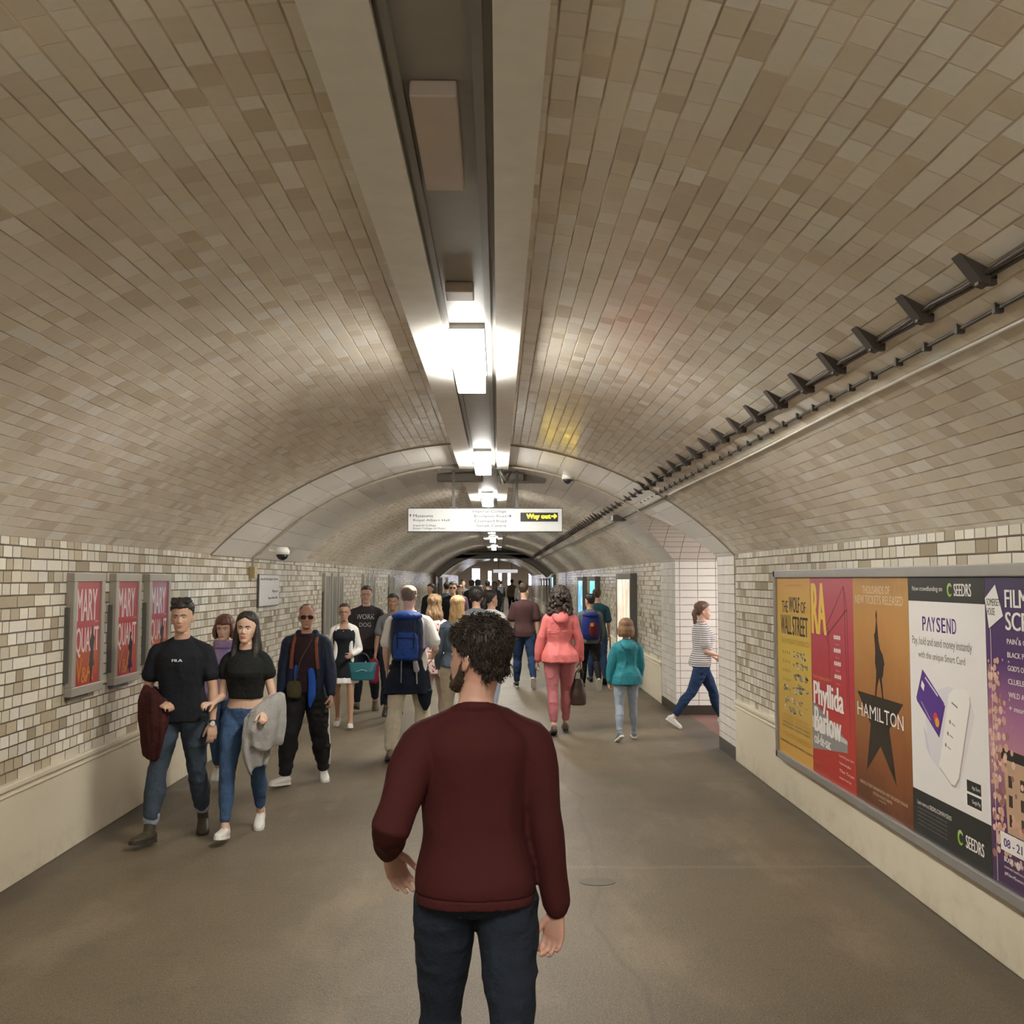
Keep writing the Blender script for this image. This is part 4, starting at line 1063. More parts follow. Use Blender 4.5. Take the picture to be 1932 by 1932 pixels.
    def top(s, name, mat, z0=-.03, z1=.56, inf=.014, sleeve=.30, sinf=.016, flare=.006, hem=.0, wr=.004, extra=None, smooth=3, cuff=None, vox=None, open_neck=False, wscale=9):
        mb = MB(); f = inf if callable(inf) else (lambda z: inf + hem * max(0, (.15 - z) / .2))
        s.torso(mb, z0, z1, f, clamp=True, p=.86); s.shoulders(mb, (inf if not callable(inf) else .014) * .9)
        if sleeve:
            for side in 'LR': s.arm(mb, side, 0, sleeve, sinf, flare)
        if extra: extra(mb)
        if not open_neck: mb.tube([s.tp(Vector(((.066 - .006 * s.fem) * math.cos(t), -.008 + .062 * math.sin(t), .549 - .014 * math.sin(t)))) for t in [2 * PI * k / 20 for k in range(21)]], .0145, N=8)
        return s.garment(mb, name, mat, wr=wr, smooth=smooth, vox=vox, wscale=wscale)
    def pants(s, name, mat, z1=.06, f1=.96, inf=.010, wr=.004, hem=0.0, tight=False, vox=None, knee=0.0):
        mb = MB(); s.torso(mb, -.06, z1, .006)
        g = inf if callable(inf) else (lambda f: inf + hem * max(0, (f - .5) / .5) + (.004 if not tight else 0) * (f < .5))
        for side in 'LR': s.leg(mb, side, -.04, f1, g)
        return s.garment(mb, name, mat, wr=wr, vox=vox, stretch=(1, 1, 1.1), wscale=13)
    def shoes(s, mat, sole, high=0.0, name='shoe', big=1.0, open_top=False, heel=0.0, vox=None):
        for side in 'LR':
            J = s.J; an, fd, fu = J['an' + side], J['fd' + side], J['fu' + side]; sd = fd.cross(fu); k = big
            mb = MB(); rings = []
            for a, wd, h, zc in ((-.066, .024, .026, -.045), (-.056, .032, .036, -.040), (-.03, .037, .042, -.036), (.015, .039, .040, -.038), (.06, .042, .031, -.046), (.10, .045, .026, -.051), (.14, .042, .023, -.054), (.165, .033, .019, -.058), (.180, .018, .012, -.063)):
                if open_top and -.03 < a < .09: h *= .6; zc -= .014
                rings.append(ell(an + fd * (a * k) + fu * zc, sd, fu, wd * k, h, 18, .85))
            mb.loft(rings)
            if high:
                dn = (J['kn' + side] - an).normalized(); mb.tube([an - fu * .04, an + dn * high * .5, an + dn * high], [.043, .042, .043], N=14)
            elif not open_top: mb.tube([an - fu * .03 - fd * .008, an + fu * .006 - fd * .008], [.038, .036], N=14)
            me = remesh(mb, vox or max(.005, s.vox * .9), 2, name); s.sm(me); o = finish(me, mat, name, s.root)
            mb = MB(); out = []
            for a, wd in ((-.070, .016), (-.062, .029), (-.03, .036), (.02, .036), (.07, .043), (.11, .047), (.15, .042), (.175, .028), (.186, .012)): out.append((a * k, wd * k))
            loop = [an + fd * a + sd * w_ for a, w_ in out] + [an + fd * a - sd * w_ for a, w_ in out[::-1]]
            mb.loft([[p - fu * .086 for p in loop], [p - fu * .062 for p in loop]])
            if heel: mb.tube([an - fd * .04 - fu * .06, an - fd * .04 - fu * (.08)], .02)
            me = mb.mesh('sole'); s.sm(me); me.materials.append(sole)
            b = link('sole', me, o)
    def hair(s, mat, front=.178, temple=.125, thick=.016, top=.02, back=.035, noise_=.006, extra=None, vox=None, part=0, bald=None, strands=0, strand_len=.03, smooth=2, name='hair', nscale=35, side=.0):
        """closed cap that dives inside the skull below the hairline"""
        mb = MB(); N = 56; M = 40; rings = []
        rnd = random.Random(5)
        surf = []
        prof = [(-.004, .018, .022, .066), (.008, .034, .036, .060), (.025, .046, .055, .044), (.045, .055, .068, .030), (.07, .062, .080, .018), (.095, .067, .087, .010), (.12, .071, .092, .004),
                (.145, .0745, .096, .0), (.165, .0755, .097, -.003), (.185, .072, .092, -.005), (.203, .062, .080, -.006), (.218, .045, .060, -.007), (.230, .020, .030, -.007)]
        T = np.array(prof)
        for i in range(M):
            z = .015 + (.229 - .015) * math.sin(PI / 2 * (i + .5) / M) if i < M else .229
            rx, ry, yc = (float(np.interp(z, T[:, 0], T[:, q])) for q in (1, 2, 3)); ring = []
            for j in range(N):
                t = 2 * PI * j / N; x = rx * math.cos(t); y = ry * math.sin(t) + yc
                ln = float(np.interp(y, [-.10, -.045, -.012, .012, .045, .075], [back, back + .015, .105, temple, temple + .025, front]))
                if abs(x) < .04 and y > .0: ln = max(ln, front - .01 * (1 - abs(x) / .04) * 0)
                ln += part * max(0, 1 - abs(x) / .045) * (y > .03)
                m = max(0, min(1, (z - ln) / .014)); m = m * m * (3 - 2 * m)
                th = thick + top * max(0, (z - .15) / .08) + side * max(0, 1 - abs(z - .13) / .07)
                if bald and bald(x, y, z): m = 0
                g = -.012 + (th + .012) * m
                u = Vector((x, y - yc, (z - .14) * .55)).normalized()
                ring.append(s.hp(Vector((x, y, z)) + u * g))
            rings.append(ring)
        tp_ = top + thick if not (bald and bald(0, -.02, .23)) else -.012
        rings.append([s.hp((.012 * math.cos(2 * PI * j / N), -.007 + .014 * math.sin(2 * PI * j / N), .228 + tp_ * .95)) for j in range(N)])
        mb.loft(rings)
        if extra: extra(mb)
        me = remesh(mb, vox or max(.0045, s.vox * .8), smooth, name)
        if noise_:
            v = get_v(me); n = get_n(me)
            L = ((v - np.array(s.HO)) @ np.array(s.HR)); ang = np.arctan2(L[:, 1], L[:, 0])[:, None]
            q = np.concatenate([L[:, :2], L[:, 2:] * .35], 1)
            r = vnoise(q, nscale, 3) + .6 * vnoise(q, nscale * 2.4, 8)
            set_v(me, v + n * (r * noise_ * 2)[:, None])
        s.sm(me); o = finish(me, mat, name, s.root)
        if strands:
            # short tapering tufts, same mesh
            v = get_v(me) / s.sc; n = get_n(me); HR = np.array(s.HR)
            L = ((v - np.array(s.HO)) @ HR) / s.hs + np.array([0, .012, .028]); NL = n @ HR
            out_v = []; out_f = []; rs = np.random.RandomState(4)
            ok = np.where((NL * (L - np.array([0, 0, .13]))).sum(1) > 0)[0]
            ok = ok[L[ok, 2] > np.interp(L[ok, 1], [-.10, -.045, -.012, .012, .045, .075], [back, back + .015, .105, temple, temple + .025, front]) + .004]
            for i in rs.choice(ok, min(strands, len(ok)), replace=False):
                p = L[i]; nn = NL[i]
                flow = np.array([.25 * np.sign(p[0]) * (p[2] < .2), -.5 + (.9 if p[1] > .03 and p[2] > .17 else 0), -1.0 if p[2] < .19 else -.25]); flow = flow - nn * flow.dot(nn); flow /= np.linalg.norm(flow) + 1e-6
                flow = flow + rs.randn(3) * .35; d = (nn * .24 + flow); d /= np.linalg.norm(d); Ls = strand_len * rs.uniform(.5, 1.2)
                sidev = np.cross(d, nn); sidev /= np.linalg.norm(sidev) + 1e-6; w_ = rs.uniform(.0012, .0028)
                pts = [p - nn * .002, p + d * Ls * .5, p + d * Ls * .85 - nn * Ls * .12, p + d * Ls - nn * Ls * .3]; b = len(out_v)
                for k, (q, ww) in enumerate(zip(pts, (1, .9, .6, .1))):
                    for c_ in (sidev * w_ * ww, nn * w_ * ww, -sidev * w_ * ww): out_v.append(tuple(s.hp(Vector(q + c_)) * s.sc))
                for k in range(3):
                    for c_ in range(3): out_f.append((b + k * 3 + c_, b + k * 3 + (c_ + 1) % 3, b + k * 3 + 3 + (c_ + 1) % 3, b + k * 3 + 3 + c_))
            m2 = bpy.data.meshes.new('tuft'); m2.from_pydata(out_v, [], out_f); 
            import bmesh
            b = bmesh.new(); b.from_mesh(me); b.from_mesh(m2); b.to_mesh(me); b.free(); bpy.data.meshes.remove(m2)
            me.polygons.foreach_set('use_smooth', [True] * len(me.polygons))
        return o
    def long_hair(s, length=.30, width=.085, depth=.045, flare=1.0, front=0.0, wave=0.0):
        """curtain of hair from the crown down to LENGTH below the chin"""
        def ex(mb):
            rings = []
            for i in range(14):
                t = i / 13; z = .17 - t * (.17 + length); yb = -.035 - .02 * min(1, t * 2) + wave * math.sin(t * 9) * .01
                wd = (.080 + (width - .080) * min(1, t * 1.6)) * (1 + (flare - 1) * t) * (1 - .35 * max(0, t - .75) / .25); dp = .075 * (1 - min(1, t * 1.3)) + depth * min(1, t * 1.3)
                if t > .55: p = s.hp((0, 0, z)); 
                rings.append(ell(s.hp((0, yb, z)), s.HR @ Vector((s.hs, 0, 0)), s.HR @ Vector((0, s.hs, 0)), wd, dp, 20))
            mb.loft(rings)
            if front:
                for q in (-1, 1):
                    mb.tube([s.hp((q * .066, .0, .16)), s.hp((q * .078, .005, .10)), s.hp((q * .080, .012, .02)), s.hp((q * .083, .035, -.08)), s.hp((q * .085, .05, -.08 - front * .5)), s.hp((q * .082, .05, -.08 - front))], [.022, .024, .026, .028, .026, .014], N=10)
        return ex
    def face(s, eye=(.06, .035, .02), lips=None, brows=None, open_=1.0):
        W = plain('eye_white', (.50, .47, .43), .3); I = plain('iris_%d' % int(eye[0] * 1000), eye, .15)
        for q, nm in ((-1, 'L'), (1, 'R')):
            mb = MB(); c = Vector((q * .030, .0775, .112)); N = 16; rings = []
            A = s.HR @ Vector((1, 0, 0)); B = s.HR @ Vector((0, 0, 1)); F = s.HR @ Vector((0, 1, 0))
            for a in (6, 16, 26, 34, 50, 75, 100):
                rings.append([s.hp(c) + (A * (math.cos(t) * 1.15) + B * (math.sin(t) * .62 * open_)) * (.0125 * math.sin(R_(a))) * s.hs + F * (.0125 * math.cos(R_(a)) * s.hs) for t in [2 * PI * k / N for k in range(N)]])
            mb.loft(rings, W); n3 = N * 3
            for fi in range(len(mb.f)):
                if fi < N * 2 or fi == N * 6: mb.m[fi] = mb.slot(I)
            me = mb.mesh('eye'); s.sm(me); link('eye', me, s.root)
        if brows:
            for q in (-1, 1):
                mb = MB(); mb.tube([s.hp((q * .013, .1000, .1275)), s.hp((q * .028, .0955, .1325)), s.hp((q * .045, .083, .129))], [.0034, .0036, .0020], N=6); me = mb.mesh('eyebrow'); s.sm(me); me.materials.append(brows); link('eyebrow', me, s.root)
        if lips:
            mb = MB()
            for z, r in ((.0535, .0042), (.0435, .0052)): mb.tube([s.hp((-.022, .0955, .0488)), s.hp((-.010, .1035, z)), s.hp((.010, .1035, z)), s.hp((.022, .0955, .0488))], [r * .4, r, r, r * .4], N=8)
            me = mb.mesh('lips'); s.sm(me); me.materials.append(lips); link('lips', me, s.root)
    def glasses(s, dark=False):
        mb = MB(); fm = plain('spectacle_frame', (.02, .015, .015), .3); gl = plain('dark_lens', (.03, .012, .008), .06) if dark else None
        for q in (-1, 1):
            loop = [s.hp((q * .031 + (.030 if dark else .024) * math.copysign(abs(math.cos(t)) ** .7, math.cos(t)), .102 - .010 * abs(math.cos(t)), .110 + (.017 if dark else .016) * math.copysign(abs(math.sin(t)) ** .7, math.sin(t)))) for t in [2 * PI * k / 20 for k in range(21)]]
            mb.tube(loop, .0018 if not dark else .0024, fm, N=6)
            if dark: mb.face([p for p in loop[:-1]], gl); mb.face([p + s.HR @ Vector((0, -.002, 0)) for p in loop[:-1]][::-1], gl)
            mb.tube([s.hp((q * .055, .093, .114)), s.hp((q * .074, .05, .114)), s.hp((q * .078, -.005, .112))], .002, fm, N=6)
        mb.tube([s.hp((-.008, .102, .113)), s.hp((.008, .102, .113))], .0018, fm, N=6)
        nm = 'sunglasses' if dark else 'spectacles'
        me = mb.mesh(nm); s.sm(me); o = link(nm, me, s.root); return o
    def world(s, p): return Matrix.Translation(s.root.location) @ Matrix.Rotation(s.root.rotation_euler.z, 4, 'Z') @ (Vector(p) * s.sc)
    def decal(s, target, name, txt, cx, cz, wd, ht, mat, bold=.01, front=True, off=.003):
        """print lettering on a garment, following its surface"""
        v, f = text_geo(txt, 0.0); sz = v[:, :2].max(0); me = target.data
        bv = BVHTree.FromPolygons([tuple(p.co) for p in me.vertices], [tuple(p.vertices) for p in me.polygons])
        out = []; F = list(f); v0 = v
        if bold > 0: v = np.concatenate([v0 - [bold * .5, 0, 0], v0 + [bold * .5, 0, 0]]); f = F + [tuple(i + len(v0) for i in q) for q in F]
        for p in v:
            x = cx + (p[0] / sz[0] - .5) * wd * (-1 if front else 1); z = cz + (p[1] / sz[1] - .5) * ht
            o_ = Vector((x, 1 if front else -1, z)); hit = bv.ray_cast(o_, Vector((0, -1 if front else 1, 0)))
            y = hit[0].y if hit[0] else .15
            out.append((x, y + (off if front else -off), z))
        m2 = bpy.data.meshes.new(name); m2.from_pydata(out, [], f); m2.materials.append(mat); return link(name, m2, target)
    def attach(s, mb, name, mat, label, cat, vox=None, smooth=2, wr=0.0, group=None):
        """a thing that is carried: own top-level object with the person's transform"""
        if vox: me = remesh(mb, vox, smooth, name); 
        else: me = mb.mesh(name)
        if wr:
            v = get_v(me); n = get_n(me); r = vnoise(v, 12, 2) * 2; set_v(me, v + n * (r * wr)[:, None])
        s.sm(me)
        if mat: me.materials.append(mat)
        me.polygons.foreach_set('use_smooth', [bool(vox)] * len(me.polygons))
        o = link(name, me); o.location = s.root.location; o.rotation_euler = s.root.rotation_euler
        return tag(o, label, cat, group)
def sub(p, mb, name, mat, parent, vox=None, smooth=2, shade=True):
    me = remesh(mb, vox, smooth, name) if vox else mb.mesh(name)
    p.sm(me)
    if mat: me.materials.append(mat)
    me.polygons.foreach_set('use_smooth', [shade] * len(me.polygons)); return link(name, me, parent)

# ------------------------------------------------------------------ cloth and shoe materials
def two_tone(name, fn, rough=.85):
    n = NT(name); n.base(fn(n)); n.rough(rough); n.b.inputs['Specular IOR Level'].default_value = .25
    o = n.coord('Object'); n.bump(n.noise(o, 14, 3, .6), .3, .02); return n.mat
def denim(name, c, c2): return cloth(name, c, c2, scale=5, weave=380, rough=.9, wr=.45)
C_SWEAT = cloth('maroon_knit', (.068, .011, .010), (.042, .008, .009), scale=4, weave=420, wr=.14)
C_NAVYJ = denim('dark_navy_jeans', (.022, .030, .046), (.012, .017, .028))
C_BLK = cloth('black_jersey', (.014, .016, .022), (.008, .010, .014)); C_BLK2 = cloth('black_knit_top', (.012, .014, .013), (.007, .008, .008))
C_JEAN = denim('blue_jeans', (.060, .115, .22), (.030, .06, .13)); C_JEANG = denim('grey_blue_jeans', (.060, .085, .115), (.030, .042, .058)); C_JEAND = denim('deep_blue_jeans', (.025, .055, .13), (.015, .032, .08)); C_LJEAN = denim('pale_jeans', (.33, .38, .44), (.24, .29, .35))
C_CUFF = denim('jeans_turn_up', (.33, .38, .45), (.22, .26, .32))
C_BURG = cloth('burgundy_jacket', (.060, .014, .012), (.035, .008, .009), wr=.6); C_GCOAT = cloth('light_grey_wool', (.33, .32, .31), (.25, .245, .235), wr=.5)
C_NAVY = cloth('navy_shell', (.012, .022, .050), (.008, .013, .03), rough=.6); C_BLUE = cloth('bright_blue_lining', (.012, .085, .42), (.01, .06, .30), rough=.6)
C_TRACK = cloth('black_track', (.012, .012, .013), (.007, .007, .008), rough=.7); C_WHITE = cloth('white_cotton', (.78, .77, .74), (.70, .69, .66)); C_CREAM = cloth('cream_chino', (.56, .51, .40), (.46, .41, .31))
C_KHAKI = cloth('khaki_canvas', (.075, .065, .03), (.05, .042, .02)); C_RUST = cloth('rust_strap', (.22, .07, .035), (.16, .05, .03)); C_GREY = cloth('grey_jersey', (.16, .17, .18), (.11, .12, .13)); C_DGREY = cloth('dark_grey_tee', (.050, .043, .045), (.032, .027, .03))
C_PINK = cloth('coral_raincoat', (.74, .21, .20), (.58, .14, .135), rough=.55, wr=.45); C_ROSE = cloth('rose_jeans', (.48, .17, .18), (.36, .11, .125)); C_TEAL = cloth('teal_raincoat', (.03, .25, .30), (.018, .165, .205), rough=.55, wr=.5)
C_MTEE = cloth('brown_maroon_tee', (.085, .040, .040), (.055, .026, .028)); C_TEALB = plain('teal_leather', (.015, .115, .14), .32); C_RUCK = cloth('royal_blue_nylon', (.015, .07, .36), (.008, .035, .17), rough=.5, wr=.6); C_RUCKD = cloth('navy_nylon', (.010, .022, .075), (.007, .014, .045), rough=.5, wr=.6)
C_DENJ = denim('denim_jacket', (.10, .135, .18), (.06, .085, .12)); C_LIL = cloth('lilac_scarf', (.42, .27, .36), (.14, .13, .36), scale=12); C_LEATH = plain('brown_leather', (.050, .028, .020), .4); C_BLEATH = plain('black_leather', (.016, .013, .013), .35); C_RED = cloth('crimson_bag', (.20, .015, .045), (.13, .01, .03))
def _floral(n):
    o = n.coord('Object'); v = n.n.new('ShaderNodeTexVoronoi'); n.link(o, v.inputs['Vector']); v.inputs['Scale'].default_value = 30
    return n.mix(n.smooth(v.outputs['Distance'], .42, .3), (.66, .50, .46), (.17, .05, .06))
C_FLOR = two_tone('floral_print', _floral)
def _stripe(n):
    z = n.sep(n.coord('Object'))[2]; f = n.math('FRACT', n.math('MULTIPLY', z, 38)); return n.mix(n.math('GREATER_THAN', f, .68), (.66, .65, .63), (.06, .07, .10))
C_STRIPE = two_tone('striped_jersey', _stripe)
S_WHT = plain('white_trainer', (.66, .65, .62), .45); S_SOLEW = plain('white_sole', (.74, .73, .70), .5); S_BRN = plain('brown_boot', (.050, .040, .024), .55); S_BLK = plain('black_shoe', (.018, .016, .016), .45); S_SOLEB = plain('dark_sole', (.03, .026, .022), .6); S_TAN = plain('tan_shoe', (.13, .09, .06), .5); S_GRYT = plain('grey_trainer', (.16, .19, .23), .5)
LIP_M = plain('lip_male', (.42, .20, .16), .4); LIP_F = plain('lip_female', (.50, .17, .16), .35)
BR_ = H_BLK
WALK = lambda fr, tf=22, tb=-16, kb=-34, w=2, pt=-14, pb=38: ({'R': (tf, w, tf - 12, w - 1, pt), 'L': (tb, w, kb, w - 1, pb)} if fr == 'R' else {'L': (tf, w, tf - 12, w - 1, pt), 'R': (tb, w, kb, w - 1, pb)})

# ------------------------------------------------------------------ 1 the man in the maroon sweater
p = Person((-.068, 3.20), R_(1), H=1.725, build=1.03, lean=2, twist=2, voxel=.0042, sk=skin('pink', (.62, .36, .27)), label='man seen from behind in a maroon sweater and navy jeans, nearest the camera',
           legs={'L': (14, 2.5, 4, 1, -6), 'R': (-9, 3, -27, 1, 22)}, arms={'L': (-32, 17, 60, 4), 'R': (-4, 9, 2, 8)}, head=(48, -3, 0),
           hands={'L': dict(d=(.30, .28, -.90), n=(.55, -.75, .0), curl=22, thumb=32), 'R': dict(d=(-.12, .10, -1), n=(-.55, -.8, 0), curl=34, thumb=30)})
p.make_body()
def sw(z): return .014 + .003 * math.exp(-((z - .07) / .04) ** 2)
def ex(mb):
    for q in 'LR': mb.tube([p.J['wr' + q] - p.J['ad' + q] * .050, p.J['wr' + q] - p.J['ad' + q] * .008], [.036, .033], N=16)
sweater = p.top('sweater', C_SWEAT, .0, .56, sw, .955, lambda f: .012 + .006 * math.sin(f * 9) ** 2 + .004 * (f < .3), 0, wr=.006, extra=ex, wscale=8, smooth=4)
mb = MB(); p.torso(mb, -.028, .006, lambda z: .017, step=.01, clamp=True, p=.86); sub(p, mb, 'hem_ribbing', cloth('maroon_rib', (.066, .011, .010), (.040, .008, .009), weave=150, wr=.4), sweater, .006, 1)
pants = p.pants('jeans', C_NAVYJ, -.02, .97, lambda f: .008 + .007 * (f > .5), wr=.005)
p.shoes(S_BLK, S_SOLEW)
def curlhair(mb):
    rs = random.Random(2)
    for k in range(60):
        th = rs.uniform(0, 2 * PI); ph = rs.uniform(.0, 1.15); d = Vector((math.sin(ph) * math.cos(th) * .072, math.sin(ph) * math.sin(th) * .092 - .004, .14 + math.cos(ph) * .080))
        if d.y > .055 and d.z < .20: continue
        mb.ball(p.hp(d), .012 + rs.random() * .008)
    for k in range(26):
        x = rs.uniform(-.055, .055); z = rs.uniform(.055, .11); mb.ball(p.hp((x, -.066 - .012 * (1 - abs(x) / .07) + (.004 if z < .07 else 0), z)), .010 + rs.random() * .006)
p.hair(hair_mat('near_black_brown', (.026, .016, .011)), front=.175, temple=.115, thick=.010, top=.006, back=.018, noise_=.005, extra=curlhair, strands=3000, strand_len=.024, nscale=50, side=.004)
# beard
mb = MB()
for q in (-1, 1):
    mb.tube([p.hp((q * .066, .012, .10)), p.hp((q * .060, .020, .065)), p.hp((q * .050, .038, .034)), p.hp((q * .030, .072, .014)), p.hp((0, .088, .008))], [.008, .014, .019, .021, .021], N=12)
    mb.tube([p.hp((q * .005, .101, .062)), p.hp((q * .020, .093, .056)), p.hp((q * .030, .084, .035))], [.006, .007, .012], N=8)
me = remesh(mb, .0042, 3, 'beard'); v = get_v(me); n_ = get_n(me); set_v(me, v + n_ * (vnoise(v, 160, 2) * .006)[:, None]); p.sm(me); finish(me, H_DBR, 'beard', p.root)
p.face(brows=H_DBR, lips=LIP_M)

# ------------------------------------------------------------------ 2 the couple
p = m2 = Person((-2.29, 7.50), R_(183), H=1.69, build=1.04, voxel=.0052, sk=SK_T, label='young man in a black T-shirt with grey-blue jeans, arm in arm with the long-haired woman', foot_out=12,
           legs={'R': (17, 5, 10, 4, -8, 22), 'L': (-8, 3, -24, 2, 16)}, arms={'R': (2, 15, 66, -34), 'L': (4, 13, 14, 3)}, head=(2, 0, 2),
           hands={'R': dict(d=(-.75, .55, -.1), n=(-.2, -.35, -.9), curl=52, thumb=25), 'L': dict(d=(-.03, .2, -1), n=(.5, -.85, 0), curl=20)})
p.make_body()
tee = p.top('t_shirt', C_BLK, -.05, .553, lambda z: .017 + .010 * max(0, (.2 - z) / .25), .33, .015, .012, wr=.007)
p.decal(tee, 'chest_lettering', 'FILA', .0, p.sc * (p.pz + .405), .072, .018, plain('print_white', (.75, .75, .75), .5), .10)
p.pants('jeans', C_JEANG, .0, .89, lambda f: .011 + .006 * (f > .55), wr=.008)
for q in 'LR':
    mb = MB(); a = p.J['kn' + q].lerp(p.J['an' + q], .74); b = p.J['kn' + q].lerp(p.J['an' + q], .84); bk = Vector((0, -.008, 0)); mb.tube([a + bk, b + bk], [.060, .058], N=16); sub(p, mb, 'turn_up', C_CUFF, p.root, .006)
p.shoes(S_BRN, S_SOLEB, high=.10, big=1.03)
def quiff(mb):
    for k in range(9):
        x = -.052 + k * .013; mb.tube([p.hp((x, -.02, .226)), p.hp((x * 1.02, .035, .240)), p.hp((x * 1.0, .076, .222))], [.018, .022, .014], N=8)
p.hair(H_BLK, front=.172, temple=.135, thick=.007, top=.018, back=.05, noise_=.004, extra=quiff, strands=500, strand_len=.018)
p.face(brows=BR_, lips=LIP_M, open_=.75)
mb = MB(); a = p.J['wrL']; d = p.J['adL']; mb.tube([a - d * .012, a + d * .006], [.0275, .0270], N=16); w_ = sub(p, mb, 'wristwatch', C_BLEATH, p.root)
mb = MB(); c = a + Vector((-.006, .028, 0)); ax = Vector((1, .2, 0)).normalized(); az = Vector((0, .2, 1)).normalized()
nrm = ax.cross(az) * -1
mb.loft([[c + nrm * h + ax * (.018 * math.cos(t)) + az * (.018 * math.sin(t)) for t in [2 * PI * k / 20 for k in range(20)]] for h in (-.004, .008)]); o = sub(p, mb, 'watch_dial', plain('dial_white', (.8, .78, .74), .25), w_, shade=False); o['label'] = 'round white dial with gold case'
# burgundy jacket over his right forearm
mb = MB(); W_ = p.J['wrR']; E_ = p.J['elR']
def cloth_fall(mb, a, b, rows, folds=7, amp=.012, seed=0, rag=.03):
    """folded cloth hanging over the line a-b; rows: (drop, width factor, forward, half depth)"""
    rings = []; N = 72; L = (b - a); c0 = a.lerp(b, .5); hx = L.length / 2 + .03; ux = L.normalized(); uy = Vector((0, 0, 1)).cross(ux).normalized()
    if uy.y < 0: uy = -uy
    for k, (dz, wid, fy, dep) in enumerate(rows):
        ring = []
        for i in range(N):
            t = 2 * PI * i / N; ca, sa = math.cos(t), math.sin(t); f = k / (len(rows) - 1)
            x = math.copysign(abs(ca) ** .8, ca) * hx * wid; y = sa * dep + amp * (.4 + f) * math.sin(folds * math.acos(max(-1, min(1, ca))) + seed + f * 1.3) * (1 if sa > 0 else .7)
            z = -dz - rag * f * math.sin(2.3 * ca + seed) - .4 * rag * f * math.sin(5 * t + seed); slope = -L.z / L.length * 0
            ring.append(Vector((c0.x + (ux.x * x + uy.x * y), c0.y + ux.y * x + uy.y * y + fy, c0.z + ux.z * x * (1 - f * .7) + z)))
        rings.append(ring)
    mb.loft(rings)
cloth_fall(mb, E_ + Vector((.0, .03, -.01)), W_ + Vector((-.02, .0, -.01)), [(-.055, .75, .02, .03), (-.03, .95, .02, .05), (.05, 1.08, .035, .062), (.16, 1.10, .045, .055), (.25, 1.0, .045, .045), (.33, .85, .04, .04), (.42, .62, .035, .03)], 6, .013, 1)
cloth_fall(mb, E_ + Vector((-.02, -.02, 0)), W_ + Vector((-.03, -.03, 0)), [(-.02, 1.0, 0, .05), (.08, 1.1, .0, .06), (.18, 1.1, 0, .05), (.25, .9, 0, .03)], 5, .012, 4)
p.attach(mb, 'folded_jacket', C_BURG, 'burgundy jacket draped over the forearm of the man in the black T-shirt', 'jacket', vox=.008, smooth=5, wr=.006)

p = w2 = Person((-1.84, 7.56), R_(181), H=1.59, fem=1.0, build=.96, voxel=.0048, sk=SK_A, label='young woman with long black hair, black crop top and blue jeans, holding a grey coat', foot_out=4,
           legs={'R': (20, 1, 8, -1, -10, 4), 'L': (-12, -1, -27, -2, 28)}, arms={'R': (12, 6, 84, 3), 'L': (0, 14, 62, -6)}, head=(-3, 0, -2),
           hands={'R': dict(d=(.35, .9, .1), n=(.1, -.2, -1), curl=38), 'L': dict(d=(-.25, .8, -.3), n=(.5, .1, -.85), curl=46)})
p.make_body()
p.top('crop_top', C_BLK2, .165, .545, .013, .20, .018, .016, wr=.004)
p.pants('jeans', C_JEAN, .115, .93, lambda f: .007 - .002 * (f > .6), wr=.006, tight=True)
mb = MB(); mb.ball(p.tp(Vector((0, .098, .095))), .008); sub(p, mb, 'jeans_button', plain('brass', (.5, .4, .25), .3, .8), p.root)
p.shoes(S_WHT, S_SOLEW, open_top=False, big=.94)
p.hair(H_BLK, front=.165, part=.028, temple=.12, thick=.009, top=.008, back=.03, noise_=.003, extra=p.long_hair(.24, .112, .05, 1.12, front=.17), nscale=60)
p.face(brows=BR_, lips=LIP_F, open_=.9)
mb = MB(); W_ = p.J['wrL']; E_ = p.J['elL']; D_ = Vector((-.10, 0, 0))
a_ = E_ + Vector((-.10, .06, .0)); b_ = W_ + Vector((.08, .03, -.01))
cloth_fall(mb, a_, b_, [(-.06, .65, .01, .025), (-.03, .9, .01, .045), (.06, 1.0, .02, .055), (.16, 1.05, .03, .05), (.24, 1.0, .03, .04), (.31, .9, .03, .03)], 7, .014, 2)
cloth_fall(mb, a_ + Vector((.10, .0, -.04)), b_ + Vector((.05, 0, -.04)), [(-.02, .9, 0, .04), (.12, 1.0, .03, .05), (.26, .95, .03, .04), (.36, .8, .02, .035), (.45, .5, .01, .03)], 5, .014, 5)
p.attach(mb, 'folded_coat', C_GCOAT, 'light grey coat draped over the forearm of the long-haired woman', 'coat', vox=.008, smooth=5, wr=.006)

